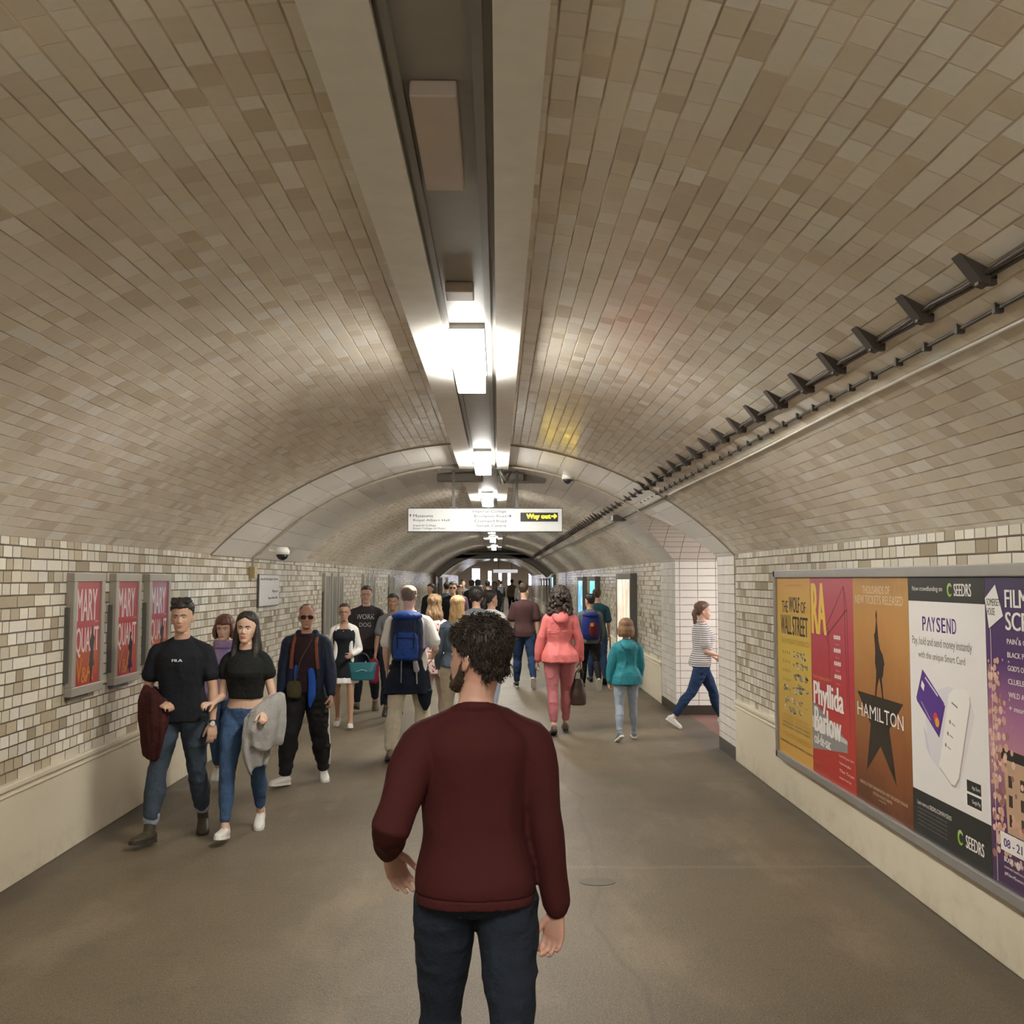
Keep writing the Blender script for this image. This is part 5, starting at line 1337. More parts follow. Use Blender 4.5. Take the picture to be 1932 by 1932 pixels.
# ------------------------------------------------------------------ 3 child behind the couple
p = Person((-2.50, 9.45), R_(180), H=1.46, fem=.5, voxel=.007, sk=SK_A, label='child with an auburn bob and lilac scarf, half hidden behind the couple', legs=WALK('L', 14, -10, -24), arms={'L': (5, 8, 20, 0), 'R': (5, 8, 20, 0)}, head=(0, 4, 0))
p.make_body(); p.top('jacket', C_LIL, -.04, .55, .02, .95, .018); p.pants('jeans', C_JEAN, .02, .95, .014); p.shoes(S_WHT, S_SOLEW)
mb = MB(); 
for k in range(3): mb.tube([p.tp(Vector((.10 * math.cos(t), .075 * math.sin(t) + .015, .535 + k * .022))) for t in [2 * PI * i / 14 for i in range(15)]], .022)
sub(p, mb, 'scarf', C_LIL, p.root, .008)
def bob(pp, w_=.098, ln=.03, col=None):
    def ex(mb):
        for q in range(-9, 10):
            a = q / 9 * R_(118) ; x = math.sin(a); y = -math.cos(a)
            mb.tube([pp.hp((x * .072, y * .085 - .005, .17)), pp.hp((x * w_, y * .105, .10)), pp.hp((x * w_, y * .10, .05)), pp.hp((x * w_ * .9, y * .09, .05 - ln))], [.018, .020, .019, .012], N=8)
    return ex
p.hair(H_AUB, front=.150, temple=.11, thick=.014, top=.010, back=.02, extra=bob(p), noise_=.004)
p.face(brows=H_AUB, lips=LIP_F)

# ------------------------------------------------------------------ 4 man in navy jacket and sunglasses
p = Person((-1.76, 9.50), R_(181), H=1.62, build=1.04, fat=.08, voxel=.0065, sk=skin('ruddy', (.45, .25, .18)), label='man in sunglasses, navy jacket and black track trousers, walking on the left', foot_out=14,
           legs={'R': (16, 6, 4, 5, -6, 30), 'L': (-6, 5, -18, 4, 8)}, arms={'R': (4, 10, 12, 2), 'L': (8, 13, 22, 6)}, head=(10, 3, 0), hands={'L': dict(curl=45), 'R': dict(curl=40)})
p.make_body()
p.top('shirt', cloth('dark_plum_shirt', (.035, .016, .022), (.02, .01, .014)), -.02, .553, .014, 0, wr=.004)
def jk(mb):
    for q in (-1, 1): mb.tube([p.tp(Vector((q * .10, .0, .50))), p.tp(Vector((q * .115, .06, .40))), p.tp(Vector((q * .13, .065, .2))), p.tp(Vector((q * .13, .06, .03))), p.tp(Vector((q * .12, .055, -.05)))], [.05, .05, .05, .052, .045])
    mb.tube([p.tp(Vector((.085 * math.cos(t), -.02 + .06 * math.sin(t), .54 + .012 * math.cos(2 * t)))) for t in [PI * .95 + PI * 1.1 * i / 12 for i in range(13)]], .032)
mb = MB(); rings = []
def half(z, inf): 
    T = np.array(TORSO); rx, ry, yc = (float(np.interp(z, T[:, 0], T[:, i])) for i in (1, 2, 3)); return [p.tp(Vector(((rx + inf) * math.cos(t), yc - .028 + (ry + inf) * math.sin(t), z))) for t in [2 * PI * k / 28 for k in range(28)]]
for z in np.arange(-.07, .53, .03): rings.append(half(float(z), .022))
mb.loft(rings); p.shoulders(mb, .018)
for q in 'LR': p.arm(mb, q, 0, .965, .021)
jk(mb); p.garment(mb, 'jacket', C_NAVY, wr=.008)
mb = MB(); mb.tube([p.tp(Vector((-.07, .150, .20))), p.tp(Vector((-.085, .155, .08))), p.tp(Vector((-.08, .16, -.06))), p.tp(Vector((-.06, .15, -.16)))], [.035, .042, .04, .012], flat=.35, side=(1, 0, 0)); mb.tube([p.tp(Vector((.075, .14, .24))), p.tp(Vector((.08, .15, .12)))], [.02, .018])
o = sub(p, mb, 'jacket_lining', C_BLUE, p.root, .008); o['label'] = 'bright blue lining of the open jacket'
mb = MB()
for q in (-1, 1): mb.tube([p.tp(Vector((q * .105, .01, .54))), p.tp(Vector((q * .11, .11, .46))), p.tp(Vector((q * .12, .14, .34))), p.tp(Vector((q * .13, .12, .22)))], .02, flat=.45, side=(1, 0, 0))
sub(p, mb, 'rucksack_strap', C_RUST, p.root, .007)
p.pants('track_trousers', C_TRACK, .0, .955, lambda f: .022 + .012 * math.sin(min(1, f) * 3.0), wr=.010)
for q, sg in (('L', -1), ('R', 1)):
    mb = MB(); J = p.J; mb.tube([J['hip' + q].lerp(J['kn' + q], .4) + Vector((sg * .112, 0, 0)), J['kn' + q] + Vector((sg * .090, 0, 0)), J['kn' + q].lerp(J['an' + q], .5) + Vector((sg * .082, -.01, 0)), J['kn' + q].lerp(J['an' + q], .85) + Vector((sg * .060, -.005, 0))], .011); o = sub(p, mb, 'side_stripe', C_WHITE, p.root, None); o['label'] = 'white side stripe of the trousers'
p.shoes(S_WHT, S_SOLEW, big=1.05)
p.hair(hair_mat('grey_black', (.07, .055, .05)), front=.218, temple=.135, thick=.003, top=.004, back=.045, noise_=.002)
p.face(brows=BR_, lips=LIP_M); p.glasses(True)
mb = MB(); rings = []
for z, rx, ry in ((.0, .055, .03), (-.03, .07, .042), (-.10, .075, .045), (-.15, .065, .04), (-.17, .04, .02)): rings.append([p.tp(Vector((.085 + rx * math.cos(t), .185 + ry * math.sin(t), .10 + z))) for t in [2 * PI * k / 20 for k in range(20)]])
mb.loft(rings); mb.tube([p.tp(Vector((.085, .17, .10))), p.tp(Vector((.03, .165, .3))), p.tp(Vector((-.07, .11, .50)))], .009)
p.attach(mb, 'waist_bag', C_KHAKI, 'small khaki bag slung in front of the man in sunglasses', 'bag', vox=.008)
mb = MB(); rings = []
for z, rx, ry in ((.48, .10, .05), (.44, .14, .085), (.25, .15, .10), (.08, .14, .09), (.04, .10, .05)): rings.append([p.tp(Vector((rx * math.cos(t), -.235 + ry * math.sin(t), z))) for t in [2 * PI * k / 20 for k in range(20)]])
mb.loft(rings); p.attach(mb, 'rucksack', cloth('grey_rucksack', (.09, .08, .075)), 'dark rucksack on the back of the man in sunglasses', 'rucksack', vox=.01)

# ------------------------------------------------------------------ 5 woman with white cardigan and teal bag
p = Person((-1.93, 12.95), R_(181), H=1.52, fem=1.0, voxel=.008, sk=skin('olive', (.42, .25, .165)), label='woman in a white cardigan and black dress with a teal handbag', foot_out=6,
           legs={'L': (14, 2, 6, 1, -6), 'R': (-10, 2, -24, 1, 26)}, arms={'L': (-4, 14, 74, -22), 'R': (2, 12, 24, -4)}, head=(3, 2, 0), hands={'L': dict(curl=50)})
p.make_body()
mb = MB(); p.torso(mb, .0, .50, .012)
for f0, f1, fl in ((.05, -.02, 0),):
    rings = []
    for z, rx, ry in ((.10, .155, .115), (.0, .185, .145), (-.10, .20, .16), (-.21, .215, .17)): rings.append([p.tp(Vector((rx * math.cos(t) * (1 + .02 * math.cos(9 * t)), ry * math.sin(t) * (1 + .02 * math.cos(9 * t)), z))) for t in [2 * PI * k / 44 for k in range(44)]])
    mb.loft(rings)
p.garment(mb, 'dress', C_BLK, wr=.004)
mb = MB(); rings = []
for z, rx in ((-.20, .205), (-.25, .212), (-.29, .215)): rings.append([p.tp(Vector((rx * math.cos(t) * (1 + .03 * math.cos(15 * t)), rx * .80 * math.sin(t) * (1 + .03 * math.cos(15 * t)), z))) for t in [2 * PI * k / 60 for k in range(60)]])
mb.loft(rings); sub(p, mb, 'dress_frill', C_WHITE, p.root, .008)
mb = MB(); rings = []
for z in np.arange(.0, .53, .03):
    T = np.array(TORSO); rx, ry, yc = (float(np.interp(z, T[:, 0], T[:, i])) for i in (1, 2, 3)); rings.append([p.tp(Vector(((rx * .93 + .022) * math.cos(t), yc - .03 + (ry + .015) * math.sin(t), float(z)))) for t in [2 * PI * k / 24 for k in range(24)]])
mb.loft(rings); p.shoulders(mb, .014)
for q in 'LR': p.arm(mb, q, 0, .93, .014)
for q in (-1, 1): mb.tube([p.tp(Vector((q * .09, .03, .50))), p.tp(Vector((q * .10, .085, .40))), p.tp(Vector((q * .105, .075, .2))), p.tp(Vector((q * .12, .07, .02)))], .032)
p.garment(mb, 'cardigan', C_WHITE, wr=.004)
mb = MB(); mb.ball(p.tp(Vector((0, .115, .45))), (.012, .006, .012)); sub(p, mb, 'pendant', plain('silver', (.7, .7, .7), .25, .8), p.root)
p.shoes(S_WHT, S_SOLEW, big=.92, open_top=True)
p.hair(H_DBR, front=.186, temple=.14, thick=.005, top=.006, back=.03, noise_=.002, extra=lambda mb: mb.ball(p.hp((0, -.115, .12)), .035))
p.face(brows=BR_, lips=LIP_F); p.glasses()
def handbag(p, c, w_, h_, d_, mat, name, label, handle=.12, top_w=1.15, parts=True):
    mb = MB(); rings = []
    for z, k in ((-h_ / 2, .82), (-h_ / 2 + .012, .92), (0, 1.0), (h_ / 2, top_w)): rings.append([c + Vector((w_ / 2 * k * math.copysign(abs(math.cos(t)) ** .35, math.cos(t)), d_ / 2 * (1.0 if z < h_ / 2 else .6) * math.copysign(abs(math.sin(t)) ** .5, math.sin(t)), z)) for t in [2 * PI * i / 28 for i in range(28)]])
    mb.loft(rings); o = p.attach(mb, name, mat, label, 'handbag' if name == 'handbag' else 'bag', vox=.008)
    for q in (-1, 1):
        mb = MB(); mb.tube([c + Vector((w_ * .28 * math.cos(t), q * d_ * .2, h_ / 2 + handle * math.sin(t))) for t in [PI * i / 12 for i in range(13)]], .006); h2 = sub(p, mb, 'handle', C_BLEATH, o)
    return o
c = p.J['elL'].lerp(p.J['wrL'], .45) + Vector((-.10, .03, -.27))
hb = handbag(p, c, .36, .25, .13, C_TEALB, 'handbag', 'teal leather handbag hanging from the arm of the woman in the white cardigan', .13)
mb = MB(); mb.tube([c + Vector((-.07, .075, .01)), c + Vector((.0, .08, .03)), c + Vector((.08, .075, .0))], .004); sub(p, mb, 'bow_trim', plain('pale_blue_trim', (.3, .55, .6), .3), hb)

# ------------------------------------------------------------------ 6 man in WORK T-shirt
p = Person((-1.855, 14.5), R_(180), H=1.70, build=1.08, fat=.10, voxel=.008, sk=skin('fair', (.64, .40, .31)), label='man with glasses in a dark T-shirt lettered WORK', legs=WALK('R', 12, -8, -20), arms={'L': (4, 12, 14, 4), 'R': (4, 10, 14, 2)}, head=(4, 4, 0), hands={'L': dict(curl=50)})
p.make_body(); tee = p.top('t_shirt', C_DGREY, -.06, .55, lambda z: .016 + .008 * max(0, (.2 - z) / .25), .36, .016, .014, wr=.006)
TXT = plain('print_grey', (.42, .42, .42), .6)
p.decal(tee, 'chest_lettering', 'WORK', 0, p.sc * (p.pz + .405), .26, .07, TXT, .02); p.decal(tee, 'chest_lettering', 'DOG', 0, p.sc * (p.pz + .29), .16, .06, TXT, .02)
p.pants('trousers', C_NAVYJ, .0, .95, .018); p.shoes(S_TAN, S_SOLEB, big=1.05)
p.hair(H_DBR, front=.185, temple=.14, thick=.008, top=.006, back=.04, noise_=.004); p.face(brows=H_DBR, lips=LIP_M); p.glasses()
# 7 face behind the blue rucksack
p = Person((-1.42, 13.9), R_(180), H=1.60, fem=.3, voxel=.009, sk=SK_D, label='dark-haired person in grey, mostly hidden behind the blue rucksack man', legs=WALK('L', 12, -8, -20), arms={'L': (0, 10, 10, 2), 'R': (5, 13, 16, 4)}, head=(0, 0, 0))
p.make_body(); p.top('t_shirt', C_GREY, -.05, .55, .018, .36, .016, .012); p.pants('trousers', C_NAVYJ, .0, .95, .014); p.shoes(S_BLK, S_SOLEB); p.hair(H_BLK, front=.18, temple=.14, thick=.008, top=.012); p.face(brows=BR_, lips=LIP_M)
mb = MB(); c = p.J['wrR'] + Vector((.02, .04, -.20)); rings = []
for z, k in ((-.20, .5), (-.17, .8), (0, 1.0), (.10, .9), (.16, .45)): rings.append([c + Vector((.085 * k * math.cos(t), .055 * k * math.sin(t), z)) for t in [2 * PI * i / 20 for i in range(20)]])
mb.loft(rings); mb.tube([c + Vector((0, 0, .14)), c + Vector((0, 0, .22))], .012); p.attach(mb, 'small_rucksack', C_RED, 'crimson bag carried low beside the blue rucksack man', 'bag', vox=.009)

# ------------------------------------------------------------------ 8 man with the blue rucksack
p = Person((-.93, 10.75), R_(0), H=1.79, build=1.04, fat=.05, voxel=.0065, sk=SK_P, label='balding man seen from behind in a white shirt with a big blue rucksack', foot_out=10,
           legs={'L': (-12, 5, -20, 4, 14), 'R': (16, 5, 4, 4, -6)}, arms={'L': (4, 12, 30, 0), 'R': (-6, 20, 72, -8)}, head=(-12, 2, 0), hands={'R': dict(curl=55)})
p.make_body()
shirt = p.top('shirt', C_WHITE, -.05, .56, .018, .40, .018, .014, wr=.006)
mb = MB(); mb.tube([p.tp(Vector((.068 * math.cos(t), -.006 + .064 * math.sin(t), .560 + .01 * math.sin(t)))) for t in [2 * PI * k / 18 for k in range(19)]], .014); sub(p, mb, 'collar', C_WHITE, shirt, .006)
p.pants('trousers', C_CREAM, .0, .96, lambda f: .018 + .006 * (f > .5), wr=.007); p.shoes(S_TAN, S_SOLEB, big=1.05)
def bald(x, y, z): return z > .178 and y > -.085 + abs(x) * .2 or (z > .15 and y > .05)
p.hair(H_GR, front=.24, temple=.13, thick=.007, top=0, back=.03, noise_=.004, bald=bald)
# jacket tied round the waist
mb = MB(); rings = []
for z, rx, ry, dx in ((.14, .165, .125, 0), (.08, .185, .15, 0), (-.05, .205, .17, -.005), (-.16, .225, .175, -.01), (-.25, .24, .17, -.015)): rings.append([p.tp(Vector((dx + rx * math.cos(t) * (1 + .03 * math.cos(7 * t)), -.01 + ry * math.sin(t) * (1 + .04 * math.cos(8 * t)), z - .04 * max(0, abs(math.cos(t)) - .6)))) for t in [2 * PI * k / 48 for k in range(48)]])
mb.loft(rings)
mb.loft([ell(p.tp(Vector((-.20, -.03, -.20))), Vector((1, 0, 0)), Vector((0, 1, 0)), .07, .05), ell(p.tp(Vector((-.245, -.02, -.30))), Vector((1, 0, 0)), Vector((0, 1, 0)), .035, .03), ell(p.tp(Vector((-.275, -.02, -.38))), Vector((1, 0, 0)), Vector((0, 1, 0)), .008, .010)])
mb.loft([ell(p.tp(Vector((.16, -.03, -.22))), Vector((1, 0, 0)), Vector((0, 1, 0)), .08, .06), ell(p.tp(Vector((.17, -.02, -.36))), Vector((1, 0, 0)), Vector((0, 1, 0)), .05, .035), ell(p.tp(Vector((.17, -.02, -.43))), Vector((1, 0, 0)), Vector((0, 1, 0)), .02, .015)])
p.garment(mb, 'tied_jacket', cloth('dark_navy_fleece', (.012, .018, .038), (.007, .011, .022)), wr=.008)
# rucksack
def rucksack(p, label, body, lid, w_=.30, z0=.10, z1=.52, dep=.19, mats=(None, None), straps=True, pocket=True, extra=True):
    t = 0; mb = MB(); rings = []
    yb = -.125
    for f, rx, ry in ((0, .6, .45), (.04, .85, .75), (.2, 1.0, 1.0), (.6, 1.0, 1.0), (.85, .92, .85), (.95, .75, .65), (1, .4, .3)):
        z = z0 + (z1 - z0) * f; c = Vector((0, yb - dep / 2 - .01, z)); rings.append([p.tp(c + Vector((w_ / 2 * rx * math.copysign(abs(math.cos(a)) ** .75, math.cos(a)), dep / 2 * ry * math.copysign(abs(math.sin(a)) ** .75, math.sin(a)), 0))) for a in [2 * PI * k / 28 for k in range(28)]])
    mb.loft(rings); o = p.attach(mb, 'rucksack', body, label, 'rucksack', vox=.008, wr=.006)
    mb = MB(); mb.ball(p.tp(Vector((0, yb - dep * .55, z1 - .03))), (w_ * .48, dep * .62, .055)); sub(p, mb, 'lid', lid, o, .008)
    if pocket:
        mb = MB(); mb.loft([[p.tp(Vector((w_ * .38 * k * math.copysign(abs(math.cos(a)) ** .6, math.cos(a)), yb - dep + .01 + .055 * g * math.copysign(abs(math.sin(a)) ** .6, math.sin(a)), z0 + (z1 - z0) * f))) for a in [2 * PI * q / 24 for q in range(24)]] for f, k, g in ((.04, .7, .5), (.08, .95, .9), (.3, 1, 1), (.52, .95, .8), (.62, .7, .4))]); sub(p, mb, 'front_pocket', lid, o, .008)
        mb = MB(); mb.tube([p.tp(Vector((-w_ * .3, yb - dep - .045, z0 + (z1 - z0) * .50))), p.tp(Vector((w_ * .3, yb - dep - .045, z0 + (z1 - z0) * .50)))], .005); sub(p, mb, 'zip', C_RUCKD, o)
    if straps:
        for q in (-1, 1):
            mb = MB(); mb.tube([p.tp(Vector((q * .075, -.14, .50))), p.tp(Vector((q * .095, -.05, .565))), p.tp(Vector((q * .11, .06, .52))), p.tp(Vector((q * .125, .125, .38))), p.tp(Vector((q * .17, .06, .22))), p.tp(Vector((q * .14, -.12, .16)))], .02, flat=.4, side=(1, 0, 0)); sub(p, mb, 'shoulder_strap', lid, o, .007)
    if extra:
        mb = MB()
        for q in (-1, 1): mb.tube([p.tp(Vector((q * .08, yb - dep * .9, z1 - .02))), p.tp(Vector((q * .085, yb - dep - .03, z1 - .12))), p.tp(Vector((q * .08, yb - dep - .045, z0 + .15))), p.tp(Vector((q * .07, yb - dep * .8, z0 + .03)))], .007)
        sub(p, mb, 'compression_strap', C_RUCKD, o)
    return o
o = rucksack(p, 'big royal blue rucksack on the back of the balding man', C_RUCKD, C_RUCK, w_=.33, z0=.08, z1=.56, dep=.22)
mb = MB(); mb.tube([p.tp(Vector((.09, -.30, .08))), p.tp(Vector((.10, -.27, .0)))], [.025, .032]); mb.tube([p.tp(Vector((.10, -.27, .0))), p.tp(Vector((.105, -.26, -.14)))], [.008, .008]); sub(p, mb, 'hanging_cup', plain('grey_plastic', (.35, .36, .38), .35), o, .006)
mb = MB(); mb.tube([p.tp(Vector((-.04, -.345, .30))), p.tp(Vector((-.045, -.33, .0))), p.tp(Vector((-.05, -.30, -.12)))], .006); sub(p, mb, 'loose_strap', plain('strap_grey', (.18, .2, .25), .5), o)

# ------------------------------------------------------------------ 9 10 women beside him
p = Person((-.75, 12.15), R_(0), H=1.62, fem=1.0, voxel=.0075, sk=SK_P, label='woman with wavy light brown hair in a floral top and white trousers, from behind', legs=WALK('R', 14, -10, -24), arms={'L': (0, 10, 30, 0), 'R': (0, 10, 20, 0)}, head=(0, -4, 0))
p.make_body(); p.top('floral_blouse', C_FLOR, -.14, .55, lambda z: .020 + .03 * max(0, (.2 - z) / .3), .60, .018, .018, wr=.006); p.pants('trousers', cloth('white_trousers', (.60, .50, .47), (.5, .4, .38)), .0, .95, .012, wr=.008); p.shoes(S_TAN, S_SOLEB)
p.hair(H_LBR, front=.18, temple=.13, thick=.016, top=.012, noise_=.012, extra=p.long_hair(.14, .105, .06, 1.1, wave=1.0), nscale=28)
p = Person((-.455, 11.45), R_(0), H=1.62, fem=1.0, voxel=.007, sk=SK_P, label='blond straight-haired woman in a denim jacket, just above the maroon man', legs=WALK('L', 14, -10, -24), arms={'L': (2, 14, 30, 2), 'R': (0, 10, 20, 0)}, head=(0, -2, 0))
p.make_body(); p.top('denim_jacket', C_DENJ, .0, .55, .022, .93, .018, .004, wr=.008); p.pants('trousers', C_CREAM, .0, .95, .012); p.shoes(S_WHT, S_SOLEW)
p.hair(H_BLO, front=.18, temple=.12, thick=.014, top=.010, noise_=.004, extra=p.long_hair(.16, .098, .05, 1.05), nscale=55)
mb = MB(); c = Vector((.03, 0, 0))
# 11 12
p = Person((-.28, 13.2), R_(8), H=1.70, voxel=.0085, sk=SK_T, label='black-haired person in a grey T-shirt, from behind, just beyond the blond woman', legs=WALK('R', 14, -10, -24), arms={'L': (0, 10, 20, 0), 'R': (0, 10, 20, 0)}, head=(-15, 0, 0))
p.make_body(); p.top('t_shirt', C_GREY, -.05, .55, .018, .36, .016, .012); p.pants('trousers', C_NAVYJ, .0, .95, .014); p.shoes(S_BLK, S_SOLEB); p.hair(H_BLK, front=.18, temple=.12, thick=.014, top=.018, back=.01, noise_=.008, side=.01)
p = Person((-.09, 13.9), R_(-20), H=1.66, fem=.8, voxel=.0085, sk=SK_T, label='dark-haired person in a white T-shirt, head turned right, holding a phone', legs=WALK('L', 14, -10, -24), arms={'L': (0, 10, 20, 0), 'R': (10, 14, 60, -8)}, head=(-35, -6, 0))
p.make_body(); p.top('t_shirt', C_WHITE, -.05, .55, .018, .36, .016, .012); p.pants('trousers', C_LJEAN, .0, .95, .012); p.shoes(S_WHT, S_SOLEW); p.hair(H_BLK, front=.18, temple=.13, thick=.012, top=.012, extra=lambda mb: mb.tube([p.hp((0, -.10, .12)), p.hp((0, -.13, .05)), p.hp((0, -.12, -.04))], [.03, .028, .012]), noise_=.004)
# 13 maroon T-shirt
p = Person((.45, 17.75), R_(0), H=1.77, build=1.03, voxel=.0085, sk=SK_P, label='man with short dark hair in a brown-maroon T-shirt and blue jeans, from behind', legs={'L': (10, 3, 2, 2, -4), 'R': (-14, 4, -42, 3, 50)}, arms={'L': (4, 12, 8, 6), 'R': (-4, 10, 8, 4)}, head=(-30, 3, 0))
p.make_body(); p.top('t_shirt', C_MTEE, -.06, .55, .018, .40, .018, .014, wr=.005); p.pants('jeans', C_JEAND, .0, .96, .016, wr=.007); p.shoes(S_BLK, S_SOLEW); p.hair(H_DBR, front=.18, temple=.15, thick=.006, top=.014, back=.06, noise_=.003)
# 14 coral raincoat
p = Person((.745, 12.45), R_(2), H=1.72, fem=1.0, build=1.05, voxel=.0062, sk=SK_T, label='woman with curly dark hair in a coral pink raincoat and rose jeans, from behind', foot_out=4,
           legs={'R': (15, -1, 4, -1, -4), 'L': (-10, 0, -20, 0, 20)}, arms={'L': (2, 16, 10, 9), 'R': (2, 16, 12, 6)}, head=(0, -2, 0), hands={'R': dict(curl=60), 'L': dict(curl=40)})
p.make_body()
def hood(mb):
    mb.loft([ell(p.tp(Vector((0, -.065 - .03 * k, .56 - .05 * k))), Vector((1, 0, 0)), Vector((0, 1, 0)), .085 + .035 * k - .018 * k * k, .055 + .03 * k - .014 * k * k) for k in (0, .5, 1, 1.5, 2, 2.4, 2.7)])
coat = p.top('raincoat', C_PINK, -.06, .56, lambda z: .017 + .035 * max(0, (.18 - z) / .24), .95, .018, .004, wr=.012, wscale=9)
mb = MB(); hood(mb); me = p.garment(mb, 'hood', C_PINK, wr=.010, parent=coat)
mb = MB()
for q in (-1, 1): mb.tube([p.tp(Vector((q * .02, -.142, .315))), p.tp(Vector((q * .10, -.140, .325))), p.tp(Vector((q * .17, -.10, .33)))], .007)
sub(p, mb, 'vent_flap', C_PINK, coat, .006)
p.pants('jeans', C_ROSE, .0, .93, .008, wr=.006, tight=True); p.shoes(S_TAN, S_SOLEB, open_top=True)
def curls(mb):
    rs = random.Random(9)
    for k in range(210):
        t = rs.uniform(0, PI * 2); z = rs.uniform(-.075, .215); 
        rx = .128 if z < .10 else .128 * math.sqrt(max(.05, 1 - ((z - .10) / .145) ** 2)); ry = rx * 1.05
        y = -.018 + ry * math.sin(t) * (1 if z > .03 else .7); x = rx * math.cos(t) * (1.12 if z < .05 else 1)
        if y > .03 and z < .17: continue
        mb.ball(p.hp((x, y - (.02 if z < .03 else 0), z)), rs.uniform(.016, .028))
p.hair(hair_mat('curly_dark', (.035, .024, .018)), front=.18, temple=.12, thick=.030, top=.018, back=.0, noise_=.010, extra=curls, nscale=60, side=.014)
c = p.J['wrR'] + p.J['adR'] * .08 + Vector((-.04, .0, -.26))
mb = MB(); rings = []
for z, k in ((-.20, .75), (-.19, .95), (-.08, 1.0), (.06, .72), (.12, .45)): rings.append([c + Vector((.10 * k * math.copysign(abs(math.cos(t)) ** .6, math.cos(t)), .06 * k * math.sin(t), z)) for t in [2 * PI * i / 24 for i in range(24)]])
mb.loft(rings); hb = p.attach(mb, 'handbag', C_LEATH, 'brown leather handbag hanging from the right hand of the woman in coral', 'handbag', vox=.008, wr=.005)
for q in (-1, 1):
    mb = MB(); mb.tube([c + Vector((q * .05, 0, .10)), c + Vector((q * .045 + .02, 0, .20)), c + Vector((.04, 0, .265)), c + Vector((.03 + .02 * q, 0, .20))], .008); sub(p, mb, 'handle', C_LEATH, hb)
# 15 16 boys
p = Person((1.55, 17.4), R_(0), H=1.60, voxel=.0085, sk=SK_T, label='boy in a grey hooded top and black trousers wearing a blue and maroon rucksack', legs={'L': (16, 2, 6, 2, -4), 'R': (-14, 3, -48, 2, 60)}, arms={'L': (2, 10, 40, 0), 'R': (2, 10, 40, 0)}, head=(35, 0, 0))
p.make_body(); coat = p.top('hooded_top', C_GREY, -.05, .55, .022, .95, .02, wr=.005)
mb = MB(); hood(mb); p.garment(mb, 'hood', C_GREY, parent=coat); p.pants('trousers', C_TRACK, .0, .96, .014); p.shoes(S_BLK, S_SOLEW); p.hair(H_BLK, front=.175, temple=.14, thick=.010, top=.014, noise_=.006)
C_BB = cloth('deep_blue_nylon', (.02, .04, .22), (.012, .022, .13), rough=.55); C_MAR = cloth('maroon_nylon', (.13, .015, .03), (.08, .01, .02), rough=.55)
o = rucksack(p, 'blue rucksack with maroon pocket worn by the boy in the grey hooded top', C_BB, C_BB, w_=.34, z0=.02, z1=.50, dep=.18, extra=False, pocket=False)
mb = MB(); mb.ball(p.tp(Vector((.04, -.31, .20))), (.09, .04, .15)); sub(p, mb, 'front_pocket', C_MAR, o, .008)
mb = MB(); mb.box(-.02, .04, -.357, -.352, p.pz + .27, p.pz + .33); sub(p, mb, 'badge', plain('badge_orange', (.7, .25, .05), .5), o, shade=False)
p = Person((1.76, 18.3), R_(0), H=1.64, voxel=.009, sk=SK_T, label='boy in a dark teal shirt, partly hidden behind the boy with the rucksack', legs=WALK('L', 12, -10, -24), arms={'L': (0, 8, 10, 2), 'R': (4, 12, 30, 4)}, head=(-5, 0, 0))
p.make_body(); p.top('shirt', cloth('dark_teal_shirt', (.02, .075, .095), (.012, .05, .065)), -.05, .55, .02, .40, .018, .012); p.pants('trousers', C_JEAND, .0, .96, .014); p.shoes(S_BLK, S_SOLEB); p.hair(H_DBR, front=.18, temple=.14, thick=.008, top=.008)
mb = MB(); a = p.J['wrR'] + Vector((.02, .06, -.04)); mb.tube([a, Vector((a.x + .02, a.y - .02, .02))], .011, N=8); mb.tube([a + Vector((0, -.05, .0)), a + Vector((0, .06, .005))], .014, N=8)
p.attach(mb, 'walking_stick', S_BLK, 'thin dark walking stick held upright beside the two boys', 'walking stick')
# 17 child in teal
p = Person((1.485, 11.95), R_(4), H=1.345, fem=.3, voxel=.006, sk=SK_P, child=True, label='child with a light brown bob in a teal raincoat and pale jeans, from behind', foot_out=6,
           legs={'R': (12, 3, 4, 3, -4), 'L': (-12, 5, -26, 4, 30, -14)}, arms={'L': (0, 12, 6, 6), 'R': (6, 12, 34, -2)}, head=(0, 0, 0), hands={'L': dict(curl=50)})
p.make_body(); coat = p.top('raincoat', C_TEAL, -.09, .56, lambda z: .034 + .03 * max(0, (.2 - z) / .3), .95, .030, .002, wr=.014, wscale=8)
mb = MB(); hood(mb); p.garment(mb, 'hood', C_TEAL, wr=.010, parent=coat); mb = MB(); p.torso(mb, -.115, -.085, .045, step=.01); sub(p, mb, 'coat_hem', cloth('dark_teal_hem', (.012, .07, .09)), coat, .006)
p.pants('jeans', C_LJEAN, .0, .96, .007, wr=.005, tight=True); p.shoes(S_GRYT, S_SOLEW)
p.hair(H_LOB, front=.16, temple=.11, thick=.014, top=.010, back=.0, noise_=.003, extra=bob(p, .094, .035), nscale=60)
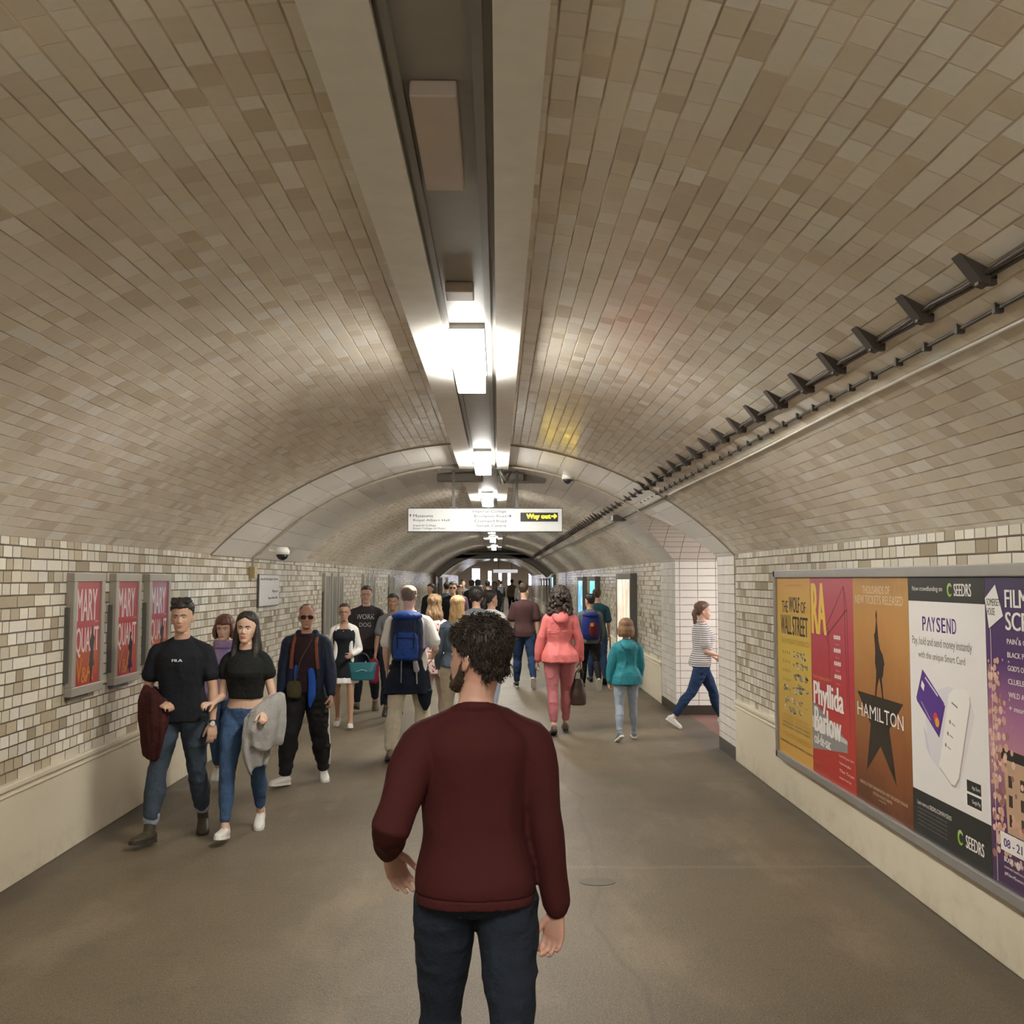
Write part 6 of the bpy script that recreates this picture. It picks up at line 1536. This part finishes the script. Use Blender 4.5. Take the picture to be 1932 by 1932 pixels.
# 18 woman in striped top
p = Person((2.56, 13.0), R_(-84), H=1.60, fem=1.0, fat=.14, build=1.05, voxel=.0065, sk=SK_P, label='woman in a striped top and blue jeans walking right into the side passage', foot_out=4, lean=3,
           legs={'L': (28, 1, 16, 0, -12), 'R': (-24, 1, -38, 0, 34)}, arms={'L': (10, 8, 60, 0), 'R': (-2, 8, 74, -6)}, head=(0, -2, 0), hands={'R': dict(curl=55), 'L': dict(curl=55)})
p.make_body(); p.top('striped_top', C_STRIPE, -.04, .55, .020, .38, .018, .012, wr=.005); p.pants('jeans', C_JEAND, .0, .93, .010, wr=.007, tight=True); p.shoes(S_WHT, S_SOLEW)
p.hair(H_BR, front=.178, temple=.13, thick=.012, top=.012, noise_=.006, extra=lambda mb: mb.tube([p.hp((0, -.085, .13)), p.hp((0, -.115, .07)), p.hp((0, -.11, .0)), p.hp((0, -.12, -.05))], [.045, .042, .032, .012])); p.face(brows=H_BR, lips=LIP_F)
c = p.J['wrR'] + Vector((-.02, .12, -.16)); o = handbag(p, c, .10, .26, .26, C_BLEATH, 'handbag', 'dark handbag held in front by the woman in the striped top', .06)

# ------------------------------------------------------------------ the distant crowd
def far(x, y, away, H, topc, legc, hairm, label, fem=0.0, head=0, sk=SK_T, sleeve=.95, bag=None, long_=False, arms=None, vox=.011):
    p = Person((x, y), R_(0 if away else 180), H=H, fem=fem, voxel=vox, sk=sk, label=label, group='distant crowd down the tunnel', legs=WALK('L' if (int(x * 100) % 2) else 'R', 14, -10, -24), arms=arms or {'L': (2, 9, 20, 2), 'R': (2, 9, 20, 2)}, head=(head, 0, 0))
    p.make_body(); p.top('top', topc, -.05, .55, .02, sleeve, .018, vox=.013); p.pants('trousers', legc, .0, .95, .014, vox=.013); p.shoes(S_BLK, S_SOLEB, vox=.012)
    p.hair(hairm, front=.178, temple=.13, thick=.012, top=.012, vox=.010, noise_=.004, extra=p.long_hair(.16, .09, .05) if long_ else None)
    if bag: rucksack(p, bag[1], bag[0], bag[0], extra=False, pocket=False)
    return p
DK = cloth('charcoal_cloth', (.025, .026, .030)); TQ = cloth('slate_teal', (.05, .075, .085)); BG = cloth('beige_cloth', (.30, .24, .17)); PS = cloth('plum_pattern', (.17, .05, .10), (.30, .2, .22), scale=25)
far(-1.68, 25.5, False, 1.69, C_BLK, C_TRACK, H_BLK, 'dark-haired woman in black standing by the left wall in the distance', fem=1, head=-40, long_=True)
far(-1.34, 26.8, True, 1.72, TQ, C_NAVYJ, H_BLK, 'distant person in slate blue behind the bespectacled man in black')
q = far(-.95, 21.5, False, 1.75, C_BLK, C_LJEAN, H_BLK, 'distant man in black with glasses above the floral woman', sk=SK_P, vox=.009); q.glasses(True)
far(-.97, 26.0, False, 1.66, PS, C_NAVYJ, H_AUB, 'distant woman in a plum patterned scarf and top', fem=1, long_=True)
far(-1.17, 34, False, 1.80, C_GREY, C_NAVYJ, H_BLK, 'tall distant man in grey behind the plum patterned woman')
far(-.79, 30.5, True, 1.78, DK, C_TRACK, H_BLK, 'distant person in charcoal, left of the close dark pair'); far(-.60, 30.2, True, 1.79, C_BLK, C_TRACK, H_BLK, 'distant person in black, right of the close dark pair')
far(-.45, 26.5, False, 1.65, DK, C_JEAND, H_DBR, 'distant woman in charcoal facing the camera, just left of centre', fem=1, long_=True)
far(-.36, 35, True, 1.74, C_BLK, C_TRACK, H_BLK, 'distant black-clad person near the middle of the tunnel, left one', long_=False); far(-.12, 36.5, True, 1.72, DK, C_NAVYJ, H_DBR, 'distant long-haired person near the middle of the tunnel', fem=1, long_=True)
far(.14, 57, True, 1.72, TQ, cloth('grey_trousers', (.22, .21, .19)), H_BLK, 'far person with a patterned rucksack, alone on the open floor', bag=(C_GREY, 'grey patterned rucksack of the far person on the open floor'))
far(.03, 63, False, 1.78, BG, C_NAVYJ, H_BLO, 'very distant fair-haired person in beige')
far(.72, 54, True, 1.80, BG, C_NAVYJ, H_DBR, 'distant man in a beige shirt, left of the maroon T-shirt man'); far(1.02, 48, True, 1.74, C_WHITE, C_NAVYJ, H_BLK, 'distant dark-haired person in a white T-shirt')

# ------------------------------------------------------------------ keep carried things and people tidy
bpy.context.view_layer.update()
